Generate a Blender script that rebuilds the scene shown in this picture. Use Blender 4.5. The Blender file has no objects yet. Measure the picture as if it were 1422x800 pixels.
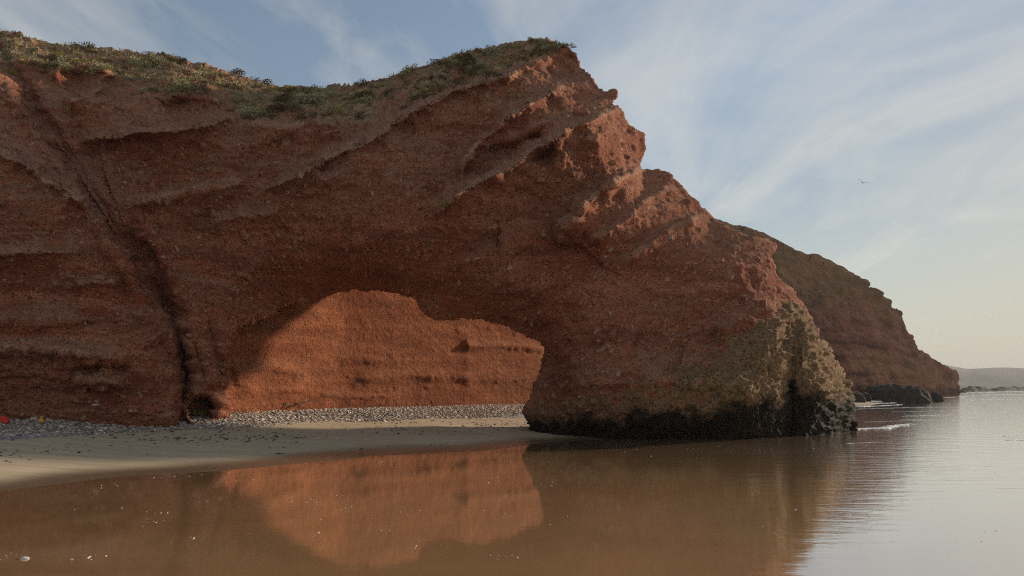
import bpy, math, random
import numpy as np
from mathutils import Vector

rng = np.random.default_rng(7)
random.seed(7)
scene = bpy.context.scene
col = scene.collection
F = 948.0; U0 = 711.0; V0 = 539.0; H = 2.0        # focal length in photo pixels, principal column, horizon row, eye height

# ------------------------------------------------------------------ helpers
def at(u, v, Y):
    """point at forward distance Y seen at photo position u, v"""
    u = np.asarray(u, float); v = np.asarray(v, float); Y = np.asarray(Y, float)
    return np.stack([(u-U0)/F*Y, Y*np.ones_like(u), H+(V0-v)/F*Y], -1)

def hash3(ix, iy, iz, seed=0):
    h = (ix.astype(np.int64)*73856093) ^ (iy.astype(np.int64)*19349663) ^ (iz.astype(np.int64)*83492791) ^ (seed*2654435761)
    h &= 0xFFFFFFFF
    h = ((h ^ (h >> 16))*0x45d9f3b) & 0xFFFFFFFF
    h = ((h ^ (h >> 16))*0x45d9f3b) & 0xFFFFFFFF
    h = h ^ (h >> 16)
    return (h & 0xFFFFFF)/float(0xFFFFFF)

def vnoise(p, seed=0):
    """value noise in -1..1 at points p (n,3)"""
    i = np.floor(p).astype(np.int64); f = p-i
    f = f*f*f*(f*(f*6-15)+10)
    r = 0
    for dx in (0, 1):
        wx = f[:, 0] if dx else 1-f[:, 0]
        for dy in (0, 1):
            wy = f[:, 1] if dy else 1-f[:, 1]
            for dz in (0, 1):
                wz = f[:, 2] if dz else 1-f[:, 2]
                r = r+wx*wy*wz*hash3(i[:, 0]+dx, i[:, 1]+dy, i[:, 2]+dz, seed)
    return r*2-1

def fbm(p, oct=4, seed=0, gain=.5):
    r = 0; a = 1; n = 0
    for k in range(oct):
        r = r+a*vnoise(p*(2.03**k)+k*17.3, seed+k); n += a; a *= gain
    return r/n

def n2(u, v, s, oct=3, seed=0):
    p = np.stack([u/s, v/s, np.zeros_like(u)+seed*3.7], -1)
    return fbm(p, oct, seed)

def stones(p, cell, prob, seed):
    """domes of stones set in a matrix: returns (height 0..1, random tone) per point"""
    q = p/cell; i = np.floor(q).astype(np.int64)
    best = np.zeros(len(p)); tone = np.zeros(len(p))
    for dx in (-1, 0, 1):
        for dy in (-1, 0, 1):
            for dz in (-1, 0, 1):
                a, b, c = i[:, 0]+dx, i[:, 1]+dy, i[:, 2]+dz
                ok = hash3(a, b, c, seed+9) < prob
                cx = a+hash3(a, b, c, seed+1); cy = b+hash3(a, b, c, seed+2); cz = c+hash3(a, b, c, seed+3)
                sz = .28+.42*hash3(a, b, c, seed+4)**2
                fl = .55+.35*hash3(a, b, c, seed+6)
                d2 = ((q[:, 0]-cx)**2+(q[:, 1]-cy)**2+((q[:, 2]-cz)/fl)**2)/sz**2
                h = np.where(ok, np.clip(1-d2*d2, 0, 1)*sz, 0)
                m = h > best
                best = np.where(m, h, best); tone = np.where(m, hash3(a, b, c, seed+5), tone)
    return best, tone

def smooth(x, a, b):
    t = np.clip((x-a)/(b-a), 0, 1); return t*t*(3-2*t)

class TPS:
    def __init__(self, pts):
        P = np.array([(a/100, b/100) for a, b, _ in pts]); z = np.array([c for _, _, c in pts], float)
        n = len(P); d = np.hypot(*(P[:, None]-P[None]).transpose(2, 0, 1))
        K = self.k(d)+np.eye(n)*.02
        A = np.zeros((n+3, n+3)); A[:n, :n] = K; A[:n, n] = 1; A[:n, n+1:] = P; A[n, :n] = 1; A[n+1:, :n] = P.T
        self.w = np.linalg.solve(A, np.concatenate([z, [0, 0, 0]])); self.P = P
    @staticmethod
    def k(d): return np.where(d > 1e-9, d*d*np.log(np.maximum(d, 1e-9)), 0)
    def __call__(self, u, v):
        x = np.stack([u, v], -1)/100; out = np.zeros(len(x)); n = len(self.P)
        for s in range(0, len(x), 50000):
            c = x[s:s+50000]; d = np.hypot(c[:, None, 0]-self.P[None, :, 0], c[:, None, 1]-self.P[None, :, 1])
            out[s:s+50000] = self.k(d)@self.w[:n]+self.w[n]+c@self.w[n+1:]
        return out

def seg_dist(u, v, poly, closed=False):
    """unsigned distance, side (>0 = above the line in the photo), arc position 0..1"""
    P = np.array(poly, float)
    if closed: P = np.vstack([P, P[:1]])
    L = np.hypot(*np.diff(P, axis=0).T); cum = np.concatenate([[0], np.cumsum(L)])
    best = np.full(len(u), 1e9); side = np.zeros(len(u)); arc = np.zeros(len(u))
    for k in range(len(P)-1):
        a, b = P[k], P[k+1]; d = b-a; l2 = d@d
        t = np.clip(((u-a[0])*d[0]+(v-a[1])*d[1])/l2, 0, 1)
        qx, qy = u-a[0]-t*d[0], v-a[1]-t*d[1]; dist = np.hypot(qx, qy)
        m = dist < best
        best = np.where(m, dist, best)
        side = np.where(m, d[1]*(u-a[0])-d[0]*(v-a[1]), side)
        arc = np.where(m, (cum[k]+t*L[k])/cum[-1], arc)
    return best, side, arc

def inside(u, v, poly):
    P = np.array(poly, float); r = np.zeros(len(u), bool); j = len(P)-1
    for i in range(len(P)):
        xi, yi = P[i]; xj, yj = P[j]
        if yi != yj:
            r ^= ((yi > v) != (yj > v)) & (u < (xj-xi)*(v-yi)/(yj-yi)+xi)
        j = i
    return r

def ledge(u, v, poly, amp, up, down, tap=.18):
    """a shelf: sticks out by amp at the line, drops back over `up` px above it and is undercut over `down` px below"""
    if poly[0][0] > poly[-1][0]: poly = poly[::-1]
    d, s, arc = seg_dist(u, v, poly)
    w = d+0
    f = np.where(s > 0, np.exp(-(w/up)**1.5), np.exp(-(w/(down*1.25))**1.3)*.7+.3*np.exp(-(w/5)**1.2))
    tp = smooth(arc, 0, tap)*smooth(1-arc, 0, tap)
    return 2.0*amp*f*tp*(1+.35*n2(u, v, 25, 2, 91))

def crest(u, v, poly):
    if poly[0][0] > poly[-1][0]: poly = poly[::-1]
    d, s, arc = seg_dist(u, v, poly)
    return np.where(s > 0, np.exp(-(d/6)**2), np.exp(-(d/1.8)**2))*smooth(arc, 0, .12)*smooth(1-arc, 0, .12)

def groove(u, v, poly, amp, w, tap=.12):
    d, s, arc = seg_dist(u, v, poly)
    return amp*np.exp(-(d/w)**2)*smooth(arc, -.01, tap)*smooth(1-arc, -.01, tap)

def add_mesh(name, verts, faces, mat, attrs=None, smooth_shade=True, parent=None):
    me = bpy.data.meshes.new(name)
    verts = np.asarray(verts, np.float32); faces = np.asarray(faces, np.int32)
    n = faces.shape[1]
    me.vertices.add(len(verts)); me.vertices.foreach_set('co', verts.ravel())
    me.loops.add(faces.size); me.loops.foreach_set('vertex_index', faces.ravel())
    me.polygons.add(len(faces)); me.polygons.foreach_set('loop_start', np.arange(0, faces.size, n, dtype=np.int32))
    me.polygons.foreach_set('use_smooth', np.full(len(faces), smooth_shade))
    me.update(calc_edges=True); me.validate()
    for k, a in (attrs or {}).items():
        at_ = me.attributes.new(k, 'FLOAT', 'POINT'); at_.data.foreach_set('value', np.asarray(a, np.float32))
    if mat: me.materials.append(mat)
    o = bpy.data.objects.new(name, me); col.objects.link(o)
    if parent: o.parent = parent
    return o

def tag(o, label=None, cat=None, group=None, kind=None):
    if label: o['label'] = label
    if cat: o['category'] = cat
    if group: o['group'] = group
    if kind: o['kind'] = kind
    return o

def normals(V, Fq):
    n = np.cross(V[Fq[:, 2]]-V[Fq[:, 0]], V[Fq[:, 3]]-V[Fq[:, 1]])
    out = np.zeros_like(V)
    for k in range(4):
        for c in range(3):
            out[:, c] += np.bincount(Fq[:, k], n[:, c], len(V))
    return out/np.maximum(np.linalg.norm(out, axis=1, keepdims=True), 1e-9)

# ------------------------------------------------------------------ node helpers
class M:
    def __init__(self, name):
        self.m = bpy.data.materials.new(name); self.m.use_nodes = True
        self.t = self.m.node_tree; self.t.nodes.clear()
        self.out = self.n('ShaderNodeOutputMaterial'); self.p = self.n('ShaderNodeBsdfPrincipled')
        self.l(self.p.outputs[0], self.out.inputs[0])
        self.co = self.n('ShaderNodeTexCoord').outputs['Object']
    def n(self, t, **kw):
        nd = self.t.nodes.new(t)
        for k, v in kw.items(): setattr(nd, k, v)
        return nd
    def l(self, a, b): self.t.links.new(a, b)
    def _in(self, sock, v):
        if hasattr(v, 'links') or isinstance(v, bpy.types.NodeSocket): self.l(v, sock)
        else: sock.default_value = v
    def noise(self, scale, detail=4, rough=.55, vec=None, dist=0):
        nd = self.n('ShaderNodeTexNoise'); nd.inputs['Scale'].default_value = scale; nd.inputs['Detail'].default_value = detail
        nd.inputs['Roughness'].default_value = rough; nd.inputs['Distortion'].default_value = dist
        self.l(vec or self.co, nd.inputs['Vector']); return nd.outputs['Fac']
    def voro(self, scale, out='Distance', vec=None, feature='F1'):
        nd = self.n('ShaderNodeTexVoronoi', feature=feature); nd.inputs['Scale'].default_value = scale
        self.l(vec or self.co, nd.inputs['Vector']); return nd.outputs[out]
    def map(self, scale=(1, 1, 1), rot=(0, 0, 0), vec=None):
        nd = self.n('ShaderNodeMapping'); nd.inputs['Scale'].default_value = scale; nd.inputs['Rotation'].default_value = rot
        self.l(vec or self.co, nd.inputs['Vector']); return nd.outputs[0]
    def ramp(self, fac, stops, interp='LINEAR'):
        nd = self.n('ShaderNodeValToRGB'); cr = nd.color_ramp; cr.interpolation = interp
        while len(cr.elements) < len(stops): cr.elements.new(.5)
        for e, (p, c) in zip(cr.elements, stops):
            e.position = p; e.color = (c if hasattr(c, '__len__') else (c, c, c))[:3]+(1,) if hasattr(c, '__len__') else (c, c, c, 1)
        self.l(fac, nd.inputs[0]); return nd.outputs[0]
    def mix(self, f, a, b, mode='MIX'):
        nd = self.n('ShaderNodeMix', data_type='RGBA', blend_type=mode)
        self._in(nd.inputs[0], f)
        for s, v in ((nd.inputs[6], a), (nd.inputs[7], b)):
            if isinstance(v, tuple): s.default_value = v[:3]+(1,)
            else: self.l(v, s)
        return nd.outputs[2]
    def math(self, op, a, b=0., clamp=False):
        nd = self.n('ShaderNodeMath', operation=op, use_clamp=clamp)
        self._in(nd.inputs[0], a); self._in(nd.inputs[1], b); return nd.outputs[0]
    def attr(self, name):
        return self.n('ShaderNodeAttribute', attribute_name=name).outputs['Fac']
    def bump(self, h, strength=1, dist=.05, normal=None):
        nd = self.n('ShaderNodeBump'); nd.inputs['Strength'].default_value = strength; nd.inputs['Distance'].default_value = dist
        self.l(h, nd.inputs['Height'])
        if normal: self.l(normal, nd.inputs['Normal'])
        return nd.outputs[0]
    def set(self, **kw):
        for k, v in kw.items():
            s = self.p.inputs[k.replace('_', ' ')]
            if isinstance(v, tuple): s.default_value = v[:3]+(1,) if s.type == 'RGBA' else v
            else: self._in(s, v)

# ------------------------------------------------------------------ materials
def rock_material(name, reds, dusty, grey, hazefine=1.):
    m = M(name)
    if hazefine > 1: m.co = m.map((1/hazefine,)*3)
    st = m.map((.25, .25, 1.6))
    big = m.noise(.28, 5, .6); strat = m.noise(1.1, 6, .65, st); mid = m.noise(3.2, 5, .6); fine = m.noise(22, 5, .7)
    c = m.ramp(strat, [(.3, reds[0]), (.47, reds[1]), (.6, reds[2]), (.74, reds[3])])
    c = m.mix(m.ramp(big, [(.42, 0.), (.72, .35)]), c, dusty)
    c = m.mix(m.ramp(mid, [(.45, 0.), (.75, .35)]), c, reds[0])
    # pale stones set in the matrix
    peb = m.voro(13, 'Distance', m.map((1, 1, 1.5)))
    pc = m.n('ShaderNodeTexVoronoi'); pc.inputs['Scale'].default_value = 13; m.l(m.map((1, 1, 1.5)), pc.inputs['Vector'])
    sep = m.n('ShaderNodeSeparateColor'); m.l(pc.outputs['Color'], sep.inputs[0])
    pick = m.ramp(sep.outputs[0], [(.55, 0.), (.62, 1.)]); near = m.ramp(peb, [(.3, 1.), (.42, 0.)])
    pm = m.math('MULTIPLY', pick, near)
    pcol = m.ramp(sep.outputs[1], [(.0, reds[0]), (.35, reds[3]), (.65, dusty), (.95, grey)])
    c = m.mix(m.math('MULTIPLY', pm, .85), c, pcol)
    v2 = m.map((1, 1, 1.6)); p2 = m.voro(5.5, 'Distance', v2)
    pc2 = m.n('ShaderNodeTexVoronoi'); pc2.inputs['Scale'].default_value = 5.5; m.l(v2, pc2.inputs['Vector'])
    sp2 = m.n('ShaderNodeSeparateColor'); m.l(pc2.outputs['Color'], sp2.inputs[0])
    pm2 = m.math('MULTIPLY', m.ramp(sp2.outputs[0], [(.66, 0.), (.7, 1.)]), m.ramp(p2, [(.22, 1.), (.3, 0.)]))
    c = m.mix(m.math('MULTIPLY', pm2, .7), c, m.ramp(sp2.outputs[1], [(.0, reds[0]), (.35, reds[3]), (.7, dusty), (.97, grey)]))
    stone = m.ramp(m.attr('tone'), [(.0, reds[0]), (.35, reds[2]), (.6, reds[3]), (.8, dusty), (1., grey)])
    c = m.mix(m.math('MULTIPLY', m.attr('stone'), .6), c, stone)
    c = m.mix(m.ramp(fine, [(.38, .75), (.52, 0.)]), c, tuple(x*.4 for x in reds[0]))  # low spots of the fine bump darkened: crevice shade put into the colour
    c = m.mix(m.math('MULTIPLY', m.attr('dust'), m.ramp(m.noise(5, 5, .7), [(.35, .45), (.6, .95)])), c, dusty)  # skylight on ledge tops painted into the colour, beside the dust tone
    # barnacle and weed crust at the foot, then soaked black weed
    cr = m.noise(9, 6, .75); crc = m.ramp(cr, [(.28, (.05, .034, .018)), (.4, (.135, .084, .043)), (.54, (.26, .165, .085)), (.8, (.36, .25, .15))])
    c = m.mix(m.attr('crust'), c, crc)
    bl = m.ramp(m.noise(14, 5, .7), [(.42, (.004, .004, .003)), (.62, (.012, .010, .007)), (.8, (.07, .05, .024))])
    c = m.mix(m.attr('black'), c, bl)
    # dry soil and plant litter where plants grow
    vg = m.ramp(m.noise(2.2, 6, .7), [(.32, (.09, .09, .035)), (.45, (.18, .14, .07)), (.55, dusty), (.72, (.26, .23, .12))])
    if hazefine > 1: vg = m.mix(1., vg, (.62, .60, .52), 'MULTIPLY')
    c = m.mix(m.attr('veg'), c, vg)
    h = m.math('ADD', m.math('MULTIPLY', fine, .35), m.math('MULTIPLY', m.math('MULTIPLY', pm, m.math('SUBTRACT', .42, peb)), 3.2))
    h = m.math('ADD', h, m.math('MULTIPLY', m.math('MULTIPLY', pm2, m.math('SUBTRACT', .34, p2)), 4.5))
    h = m.math('ADD', h, m.math('MULTIPLY', m.noise(70, 3, .6), .12))
    h = m.math('ADD', h, m.math('MULTIPLY', m.noise(7, 4, .6), .5))
    c = m.mix(1., c, m.ramp(m.noise(34, 3, .8), [(.3, .55), (.5, 1.), (.72, 1.)]), 'MULTIPLY')
    m.set(Base_Color=c, Roughness=m.math('SUBTRACT', .95, m.math('MULTIPLY', m.attr('black'), .15)), Normal=m.bump(h, 1., .12 if hazefine == 1 else .3))
    m.p.inputs['Specular IOR Level'].default_value = .08 if hazefine == 1 else 0
    return m.m

REDS = [(.14, .038, .020), (.28, .081, .042), (.38, .126, .067), (.46, .18, .105)]
mat_arch = rock_material('red_conglomerate', REDS, (.48, .27, .165), (.60, .46, .34))
mat_bay = rock_material('orange_conglomerate', [(.17, .055, .026), (.28, .09, .042), (.35, .12, .056), (.42, .16, .08)], (.42, .19, .10), (.52, .36, .24))
mat_head = rock_material('brown_headland_rock', [(.05, .022, .016), (.085, .038, .027), (.12, .058, .042), (.15, .08, .058)], (.15, .085, .06), (.15, .10, .075), 5.)
mat_dark = rock_material('dark_shore_rock', [(.04, .03, .022), (.07, .052, .038), (.10, .078, .056), (.14, .11, .08)], (.12, .095, .07), (.2, .17, .13))

def sand_material():
    m = M('beach_sand')
    wet = m.attr('wet')
    st = m.map((.5, .5, 1), (0, 0, math.radians(46)))
    st2 = m.map((.25, 2.2, 1), (0, 0, math.radians(-46)))
    base = m.ramp(m.noise(1.2, 5, .6, st2), [(.3, (.37, .28, .17)), (.55, (.46, .35, .22)), (.75, (.53, .41, .265))])
    sp = m.ramp(m.noise(38, 3, .6), [(.27, .6), (.36, 0.)])
    base = m.mix(sp, base, (.11, .085, .06))
    c = m.mix(wet, base, (.15, .10, .058))
    h = m.math('ADD', m.noise(60, 4, .7), m.math('MULTIPLY', m.noise(6, 4, .6, st2), 2.))
    gv = m.n('ShaderNodeTexVoronoi'); gv.inputs['Scale'].default_value = 17; m.l(m.co, gv.inputs['Vector'])
    gs = m.n('ShaderNodeSeparateColor'); m.l(gv.outputs['Color'], gs.inputs[0])
    c = m.mix(m.attr('shingle'), c, m.ramp(gs.outputs[0], [(0., (.09, .08, .08)), (.4, (.19, .17, .165)), (.75, (.3, .26, .23)), (1., (.5, .47, .43))]))
    m.set(Base_Color=c, Roughness=m.math('SUBTRACT', .9, m.math('MULTIPLY', wet, .72)), Normal=m.bump(h, .5, .012))
    return m.m
mat_sand = sand_material()

def pebble_material(name, stops, rough=.8):
    m = M(name)
    c = m.ramp(m.attr('tone'), stops)
    c = m.mix(m.ramp(m.noise(40, 3), [(.4, .35), (.6, 0.)]), c, (.1, .09, .085))
    m.set(Base_Color=c, Roughness=rough); return m.m
mat_gravel = pebble_material('gravel_stones', [(0., (.17, .135, .11)), (.3, (.34, .27, .21)), (.6, (.50, .40, .31)), (.8, (.46, .29, .18)), (.92, (.62, .54, .44)), (1., (.78, .72, .62))])
mat_debris = pebble_material('dark_wrack', [(0., (.03, .025, .02)), (.6, (.08, .06, .045)), (.9, (.16, .12, .09)), (1., (.5, .46, .4))])
def plain(name, c, rough=.8, n=0.3, sc=12):
    m = M(name)
    m.set(Base_Color=m.mix(m.ramp(m.noise(sc, 5, .65), [(.35, 0.), (.7, 1.)]), tuple(x*(1-n) for x in c), tuple(min(1, x*(1+n)) for x in c)), Roughness=rough)
    return m.m
mat_foam = plain('foam', (.78, .78, .76), .6, .1, 30)

def water_material():
    m = M('shallow_water')
    geo = m.n('ShaderNodeNewGeometry').outputs['Position']
    # silt colour
    c = m.ramp(m.noise(.22, 4, .6, m.map((.4, 1.4, 1), vec=geo)), [(.3, (.36, .205, .092)), (.7, (.45, .265, .125))])
    calm = m.map((.5, 2.6, 1), (0, 0, math.radians(8)), geo)
    h = m.math('ADD', m.math('MULTIPLY', m.noise(1.1, 4, .55, calm, .8), 1.0), m.math('MULTIPLY', m.noise(6, 4, .6, calm, .6), .16))
    sx = m.n('ShaderNodeSeparateXYZ'); m.l(geo, sx.inputs[0])
    # ripples grow seaward (to the right and away); the film over the sand is nearly still
    sea = m.n('ShaderNodeMapRange'); sea.inputs[1].default_value = 1; sea.inputs[2].default_value = 9; sea.inputs[3].default_value = .05; sea.inputs[4].default_value = 1.
    m.l(m.math('SUBTRACT', sx.outputs[0], m.math('MULTIPLY', sx.outputs[1], .05)), sea.inputs[0])
    h = m.math('MULTIPLY', h, sea.outputs[0])
    bmp = m.bump(h, 1., .012)
    # seaward water colour lightened to stand in for bright sky reflection
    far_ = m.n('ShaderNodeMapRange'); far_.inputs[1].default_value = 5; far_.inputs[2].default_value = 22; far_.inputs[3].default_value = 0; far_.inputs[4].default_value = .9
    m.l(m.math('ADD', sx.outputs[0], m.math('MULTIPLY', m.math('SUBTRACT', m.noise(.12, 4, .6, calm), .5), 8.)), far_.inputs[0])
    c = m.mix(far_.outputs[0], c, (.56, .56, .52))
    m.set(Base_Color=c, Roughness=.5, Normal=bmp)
    m.p.inputs['Specular IOR Level'].default_value = 0
    gl = m.n('ShaderNodeBsdfGlossy'); gl.inputs['Roughness'].default_value = .05; m.l(bmp, gl.inputs['Normal'])
    gl.inputs['Color'].default_value = (1, 1, 1, 1)
    fr = m.n('ShaderNodeFresnel'); fr.inputs['IOR'].default_value = 2.3
    fx = m.math('SUBTRACT', 1., m.math('POWER', m.math('SUBTRACT', 1., fr.outputs[0]), 2.3))
    ms = m.n('ShaderNodeMixShader'); m.l(fx, ms.inputs[0]); m.l(m.p.outputs[0], ms.inputs[1]); m.l(gl.outputs[0], ms.inputs[2])
    m.l(ms.outputs[0], m.out.inputs[0])
    return m.m
mat_water = water_material()

def leaf_material(name, a, b):
    m = M(name)
    oi = m.n('ShaderNodeObjectInfo').outputs['Random']
    c = m.ramp(m.math('ADD', m.math('MULTIPLY', m.attr('tone'), .7), m.math('MULTIPLY', oi, .3)), [(0., a), (1., b)])
    m.set(Base_Color=c, Roughness=.7); m.p.inputs['Specular IOR Level'].default_value = .2
    return m.m
mat_leafs = {
    'dark green': leaf_material('leaf_dark', (.07, .06, .016), (.2, .165, .05)),
    'pale grey-green': leaf_material('leaf_pale', (.22, .20, .10), (.5, .45, .25)),
    'yellow-green': leaf_material('leaf_yellow', (.17, .15, .025), (.38, .31, .06)),
    'dry brown': leaf_material('leaf_dry', (.06, .035, .018), (.18, .115, .06)),
}
mat_stem = plain('stem', (.07, .045, .03))

# ------------------------------------------------------------------ beach profile
def shore_t(X, Y):
    t1 = (X+9.9)*-.72+(Y-13.3)*.69
    t2 = (X-14.)*-.89+(Y-31.)*.453
    k = 1.5                                       # smooth minimum
    t = -k*np.log(np.exp(-np.clip(t1, -60, 60)/k)+np.exp(-np.clip(t2, -60, 60)/k))
    return t
def beach_z(X, Y):
    t = shore_t(X, Y)
    t = t+.5*np.sin(X*.33+1.)+.25*np.sin(X*.9+Y*.4)
    z = np.interp(t, [-400, -20, -1.5, 0, 2, 8.3, 9.5, 11.2, 13, 20, 400], [-6, -.5, -.04, 0, .10, .55, .72, .93, .99, 1.15, 1.6])
    return z, t

# ------------------------------------------------------------------ main rock: left cliff and arch (one mass, divided by the fault gully)
OUT = [(-230, 660), (-230, 20), (-100, 32), (0, 45), (60, 56), (110, 66), (175, 71), (240, 79), (290, 93), (340, 107), (380, 118), (410, 122),
       (450, 121), (500, 118), (545, 106), (590, 92), (640, 77), (690, 67), (720, 58), (745, 55), (770, 57), (786, 62), (797, 74), (806, 92), (818, 102), (830, 118), (838, 126),
       (848, 126), (853, 134), (850, 144), (862, 150), (868, 165), (880, 178), (896, 186), (898, 198), (892, 214), (886, 238), (898, 239), (912, 239),
       (928, 244), (940, 254), (950, 266), (962, 280), (978, 296), (990, 306), (1010, 317), (1035, 327), (1060, 333), (1077, 337), (1078, 346), (1070, 358), (1076, 374),
       (1088, 392), (1100, 406), (1112, 420), (1124, 436), (1136, 462), (1152, 488), (1165, 510), (1174, 532), (1182, 556), (1185, 578), (1186, 600), (1188, 662),
       (748, 662), (747, 600), (741, 590), (733, 578), (728, 566), (736, 556), (741, 535), (750, 508), (757, 486), (748, 474), (725, 463), (700, 454), (672, 444), (640, 441),
       (612, 440), (596, 434), (584, 422), (568, 413), (545, 408), (520, 403), (492, 402), (468, 405), (440, 412), (405, 424), (370, 436), (338, 446), (322, 462),
       (314, 490), (318, 520), (316, 550), (312, 580), (310, 662)]
FAULT = [(-230, -190), (-60, -30), (0, 72), (30, 120), (60, 175), (92, 217), (120, 265), (150, 310), (190, 370), (228, 428), (250, 470), (262, 520), (258, 545), (252, 580), (250, 662)]

ctrl = [(-230, 640, 21), (-230, 400, 21.5), (-230, 200, 24.5), (-230, 90, 27.5), (-230, 25, 33),
        (0, 640, 22.5), (0, 585, 22.5), (0, 480, 22.7), (0, 350, 23.2), (0, 220, 24.8), (0, 140, 27.6), (0, 95, 29.2), (0, 47, 33.5),
        (110, 640, 22.9), (110, 585, 22.9), (110, 480, 23.1), (110, 350, 23.9), (100, 270, 25.2),
        (225, 640, 24), (225, 585, 24), (215, 500, 24.2), (170, 400, 24.8),
        (120, 205, 28.2), (120, 130, 29.8), (130, 100, 31.5), (120, 68, 35),
        (240, 350, 26.6), (240, 250, 27.6), (240, 190, 28.0), (240, 150, 30.), (240, 110, 32), (240, 82, 36),
        (290, 430, 26.6), (295, 500, 26.4), (300, 570, 26.2), (300, 640, 26.2), (270, 500, 26.0),
        (330, 400, 27.2), (345, 445, 28.3), (316, 500, 27.2), (314, 570, 27.2), (312, 650, 27.2),
        (360, 330, 27.2), (360, 230, 28.2), (360, 175, 29.6), (380, 124, 36.),
        (395, 425, 29.6), (440, 411, 31.0), (420, 370, 28.0), (480, 300, 27.6), (440, 180, 29.9), (450, 150, 32.5), (450, 124, 36.5),
        (470, 404, 31.8), (520, 402, 31.6), (500, 370, 28.8), (570, 413, 31.3), (560, 370, 28.6), (600, 436, 31), (640, 440, 31), (620, 390, 28.7),
        (560, 260, 27.9), (505, 205, 29.4), (520, 160, 31.5), (545, 108, 35.5), (590, 148, 31.0), (640, 79, 35),
        (700, 454, 30.4), (757, 485, 30.0), (700, 410, 28.5), (741, 535, 29.4), (728, 566, 28.9), (745, 595, 28.7), (750, 655, 28.7), (775, 480, 28.2),
        (660, 300, 28.1), (700, 220, 29.6), (640, 190, 29.9), (720, 130, 31.2), (720, 90, 33.), (720, 60, 35),
        (785, 65, 33.6), (800, 110, 32.0), (780, 170, 30.3), (840, 135, 32.), (895, 195, 32.), (886, 235, 31.4), (850, 200, 30.), (800, 260, 28.8),
        (760, 340, 28.3), (830, 330, 28.1), (860, 270, 29.3), (930, 246, 31.2), (985, 305, 30.6), (1076, 338, 30.6), (920, 310, 28.9), (1000, 350, 28.6), (1062, 380, 29.2),
        (900, 420, 27.5), (990, 430, 27.6), (1060, 440, 28.2), (800, 560, 27.3), (760, 575, 28.1), (900, 540, 26.4), (1000, 540, 26.5), (1080, 520, 27.3),
        (800, 606, 27.6), (880, 611, 27.2), (980, 611, 27.0), (1060, 608, 27.3), (1088, 604, 27.8), (1088, 650, 27.8), (880, 655, 27.3), (1000, 655, 27.2), (1060, 520, 26.7), (1070, 470, 27.4), (1035, 560, 26.2), (900, 570, 26.2),
        (1095, 440, 29.2), (1122, 438, 30.6), (1135, 480, 29.6), (1145, 540, 29.0), (1150, 600, 29.8), (1184, 580, 32.5), (1186, 655, 32.5), (1150, 655, 30.2), (1150, 490, 31.3), (1174, 534, 32.4),
        (1110, 470, 28.7), (1116, 560, 28.8), (1116, 655, 29.)]
depth_front = TPS(ctrl)

LEDGES = [  # polyline, protrusion m, px of shelf above, px of undercut below
    ([(105, 206), (130, 192), (180, 184), (240, 181), (300, 172), (345, 158)], 1.0, 7, 40),
    ([(330, 172), (350, 170), (400, 180), (440, 173), (480, 182)], .5, 8, 24),
    ([(161, 294), (185, 283), (206, 277), (262, 268), (300, 262), (345, 254)], .45, 8, 34),
    ([(330, 284), (355, 272), (400, 250), (430, 236), (455, 217), (505, 203), (541, 172), (590, 148), (631, 131), (717, 103), (777, 73)], 1.25, 8, 60),
    ([(590, 305), (616, 289), (640, 268), (665, 253), (710, 232), (751, 203), (777, 186), (815, 172), (852, 157), (870, 156)], 1.35, 10, 60),
    ([(636, 260), (644, 232), (657, 206), (680, 187), (702, 165), (740, 146), (800, 112)], .8, 9, 36),
    ([(775, 345), (785, 320), (805, 306), (812, 285), (842, 262), (872, 245), (900, 238)], .9, 9, 36),
    ([(810, 345), (860, 310), (905, 275), (940, 262)], .35, 7, 26),
    ([(860, 370), (930, 318), (985, 305)], .3, 7, 26),
    ([(60, 108), (100, 88), (140, 100), (160, 108)], .6, 8, 26),
    ([(90, 150), (115, 138), (150, 118)], .5, 7, 22),
    ([(225, 135), (255, 128), (290, 132), (310, 150)], .55, 7, 26),
    ([(-60, 200), (0, 214), (30, 224), (60, 248), (95, 270), (125, 290)], .8, 8, 50),
    ([(-230, 345), (-60, 352), (0, 350), (60, 352), (120, 350)], .4, 9, 20),
    ([(100, 398), (130, 390), (170, 392)], .35, 8, 18),
    ([(-230, 480), (0, 484), (50, 484), (100, 490), (140, 494), (175, 503), (195, 500)], .45, 10, 26),
    ([(-100, 445), (0, 446), (80, 444), (150, 446)], .22, 12, 16),
    ([(290, 312), (340, 298), (390, 296)], .3, 9, 20),
    ([(100, 530), (150, 532), (180, 534)], .25, 9, 14),
    ([(740, 556), (800, 540), (880, 532), (960, 530), (1040, 545), (1085, 556)], .35, 26, 30),
    ([(980, 462), (1040, 440), (1090, 425)], .3, 10, 20),
    ([(690, 200), (720, 190), (760, 168), (800, 160)], .35, 8, 18),
]
GROOVES = [
    (FAULT[1:], .95, 9),
    ([(165, 315), (195, 345), (215, 385), (240, 425), (262, 455)], .7, 12),
    ([(282, 440), (297, 462), (306, 495), (310, 530)], .3, 9),
    ([(252, 455), (275, 490), (285, 530)], .45, 5),
    ([(215, 470), (235, 500), (255, 540)], .5, 13),
    ([(1093, 427), (1088, 457), (1098, 486), (1099, 526), (1101, 563), (1098, 610), (1098, 650)], .3, 4), ([(1097, 440), (1102, 486), (1104, 526), (1105, 563), (1102, 610), (1102, 650)], .45, 13),
    ([(640, 340), (670, 335), (700, 332)], .5, 30),
    ([(880, 470), (930, 490), (950, 500)], .4, 26),
    ([(790, 90), (770, 130), (760, 150)], .3, 14),
]
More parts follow.
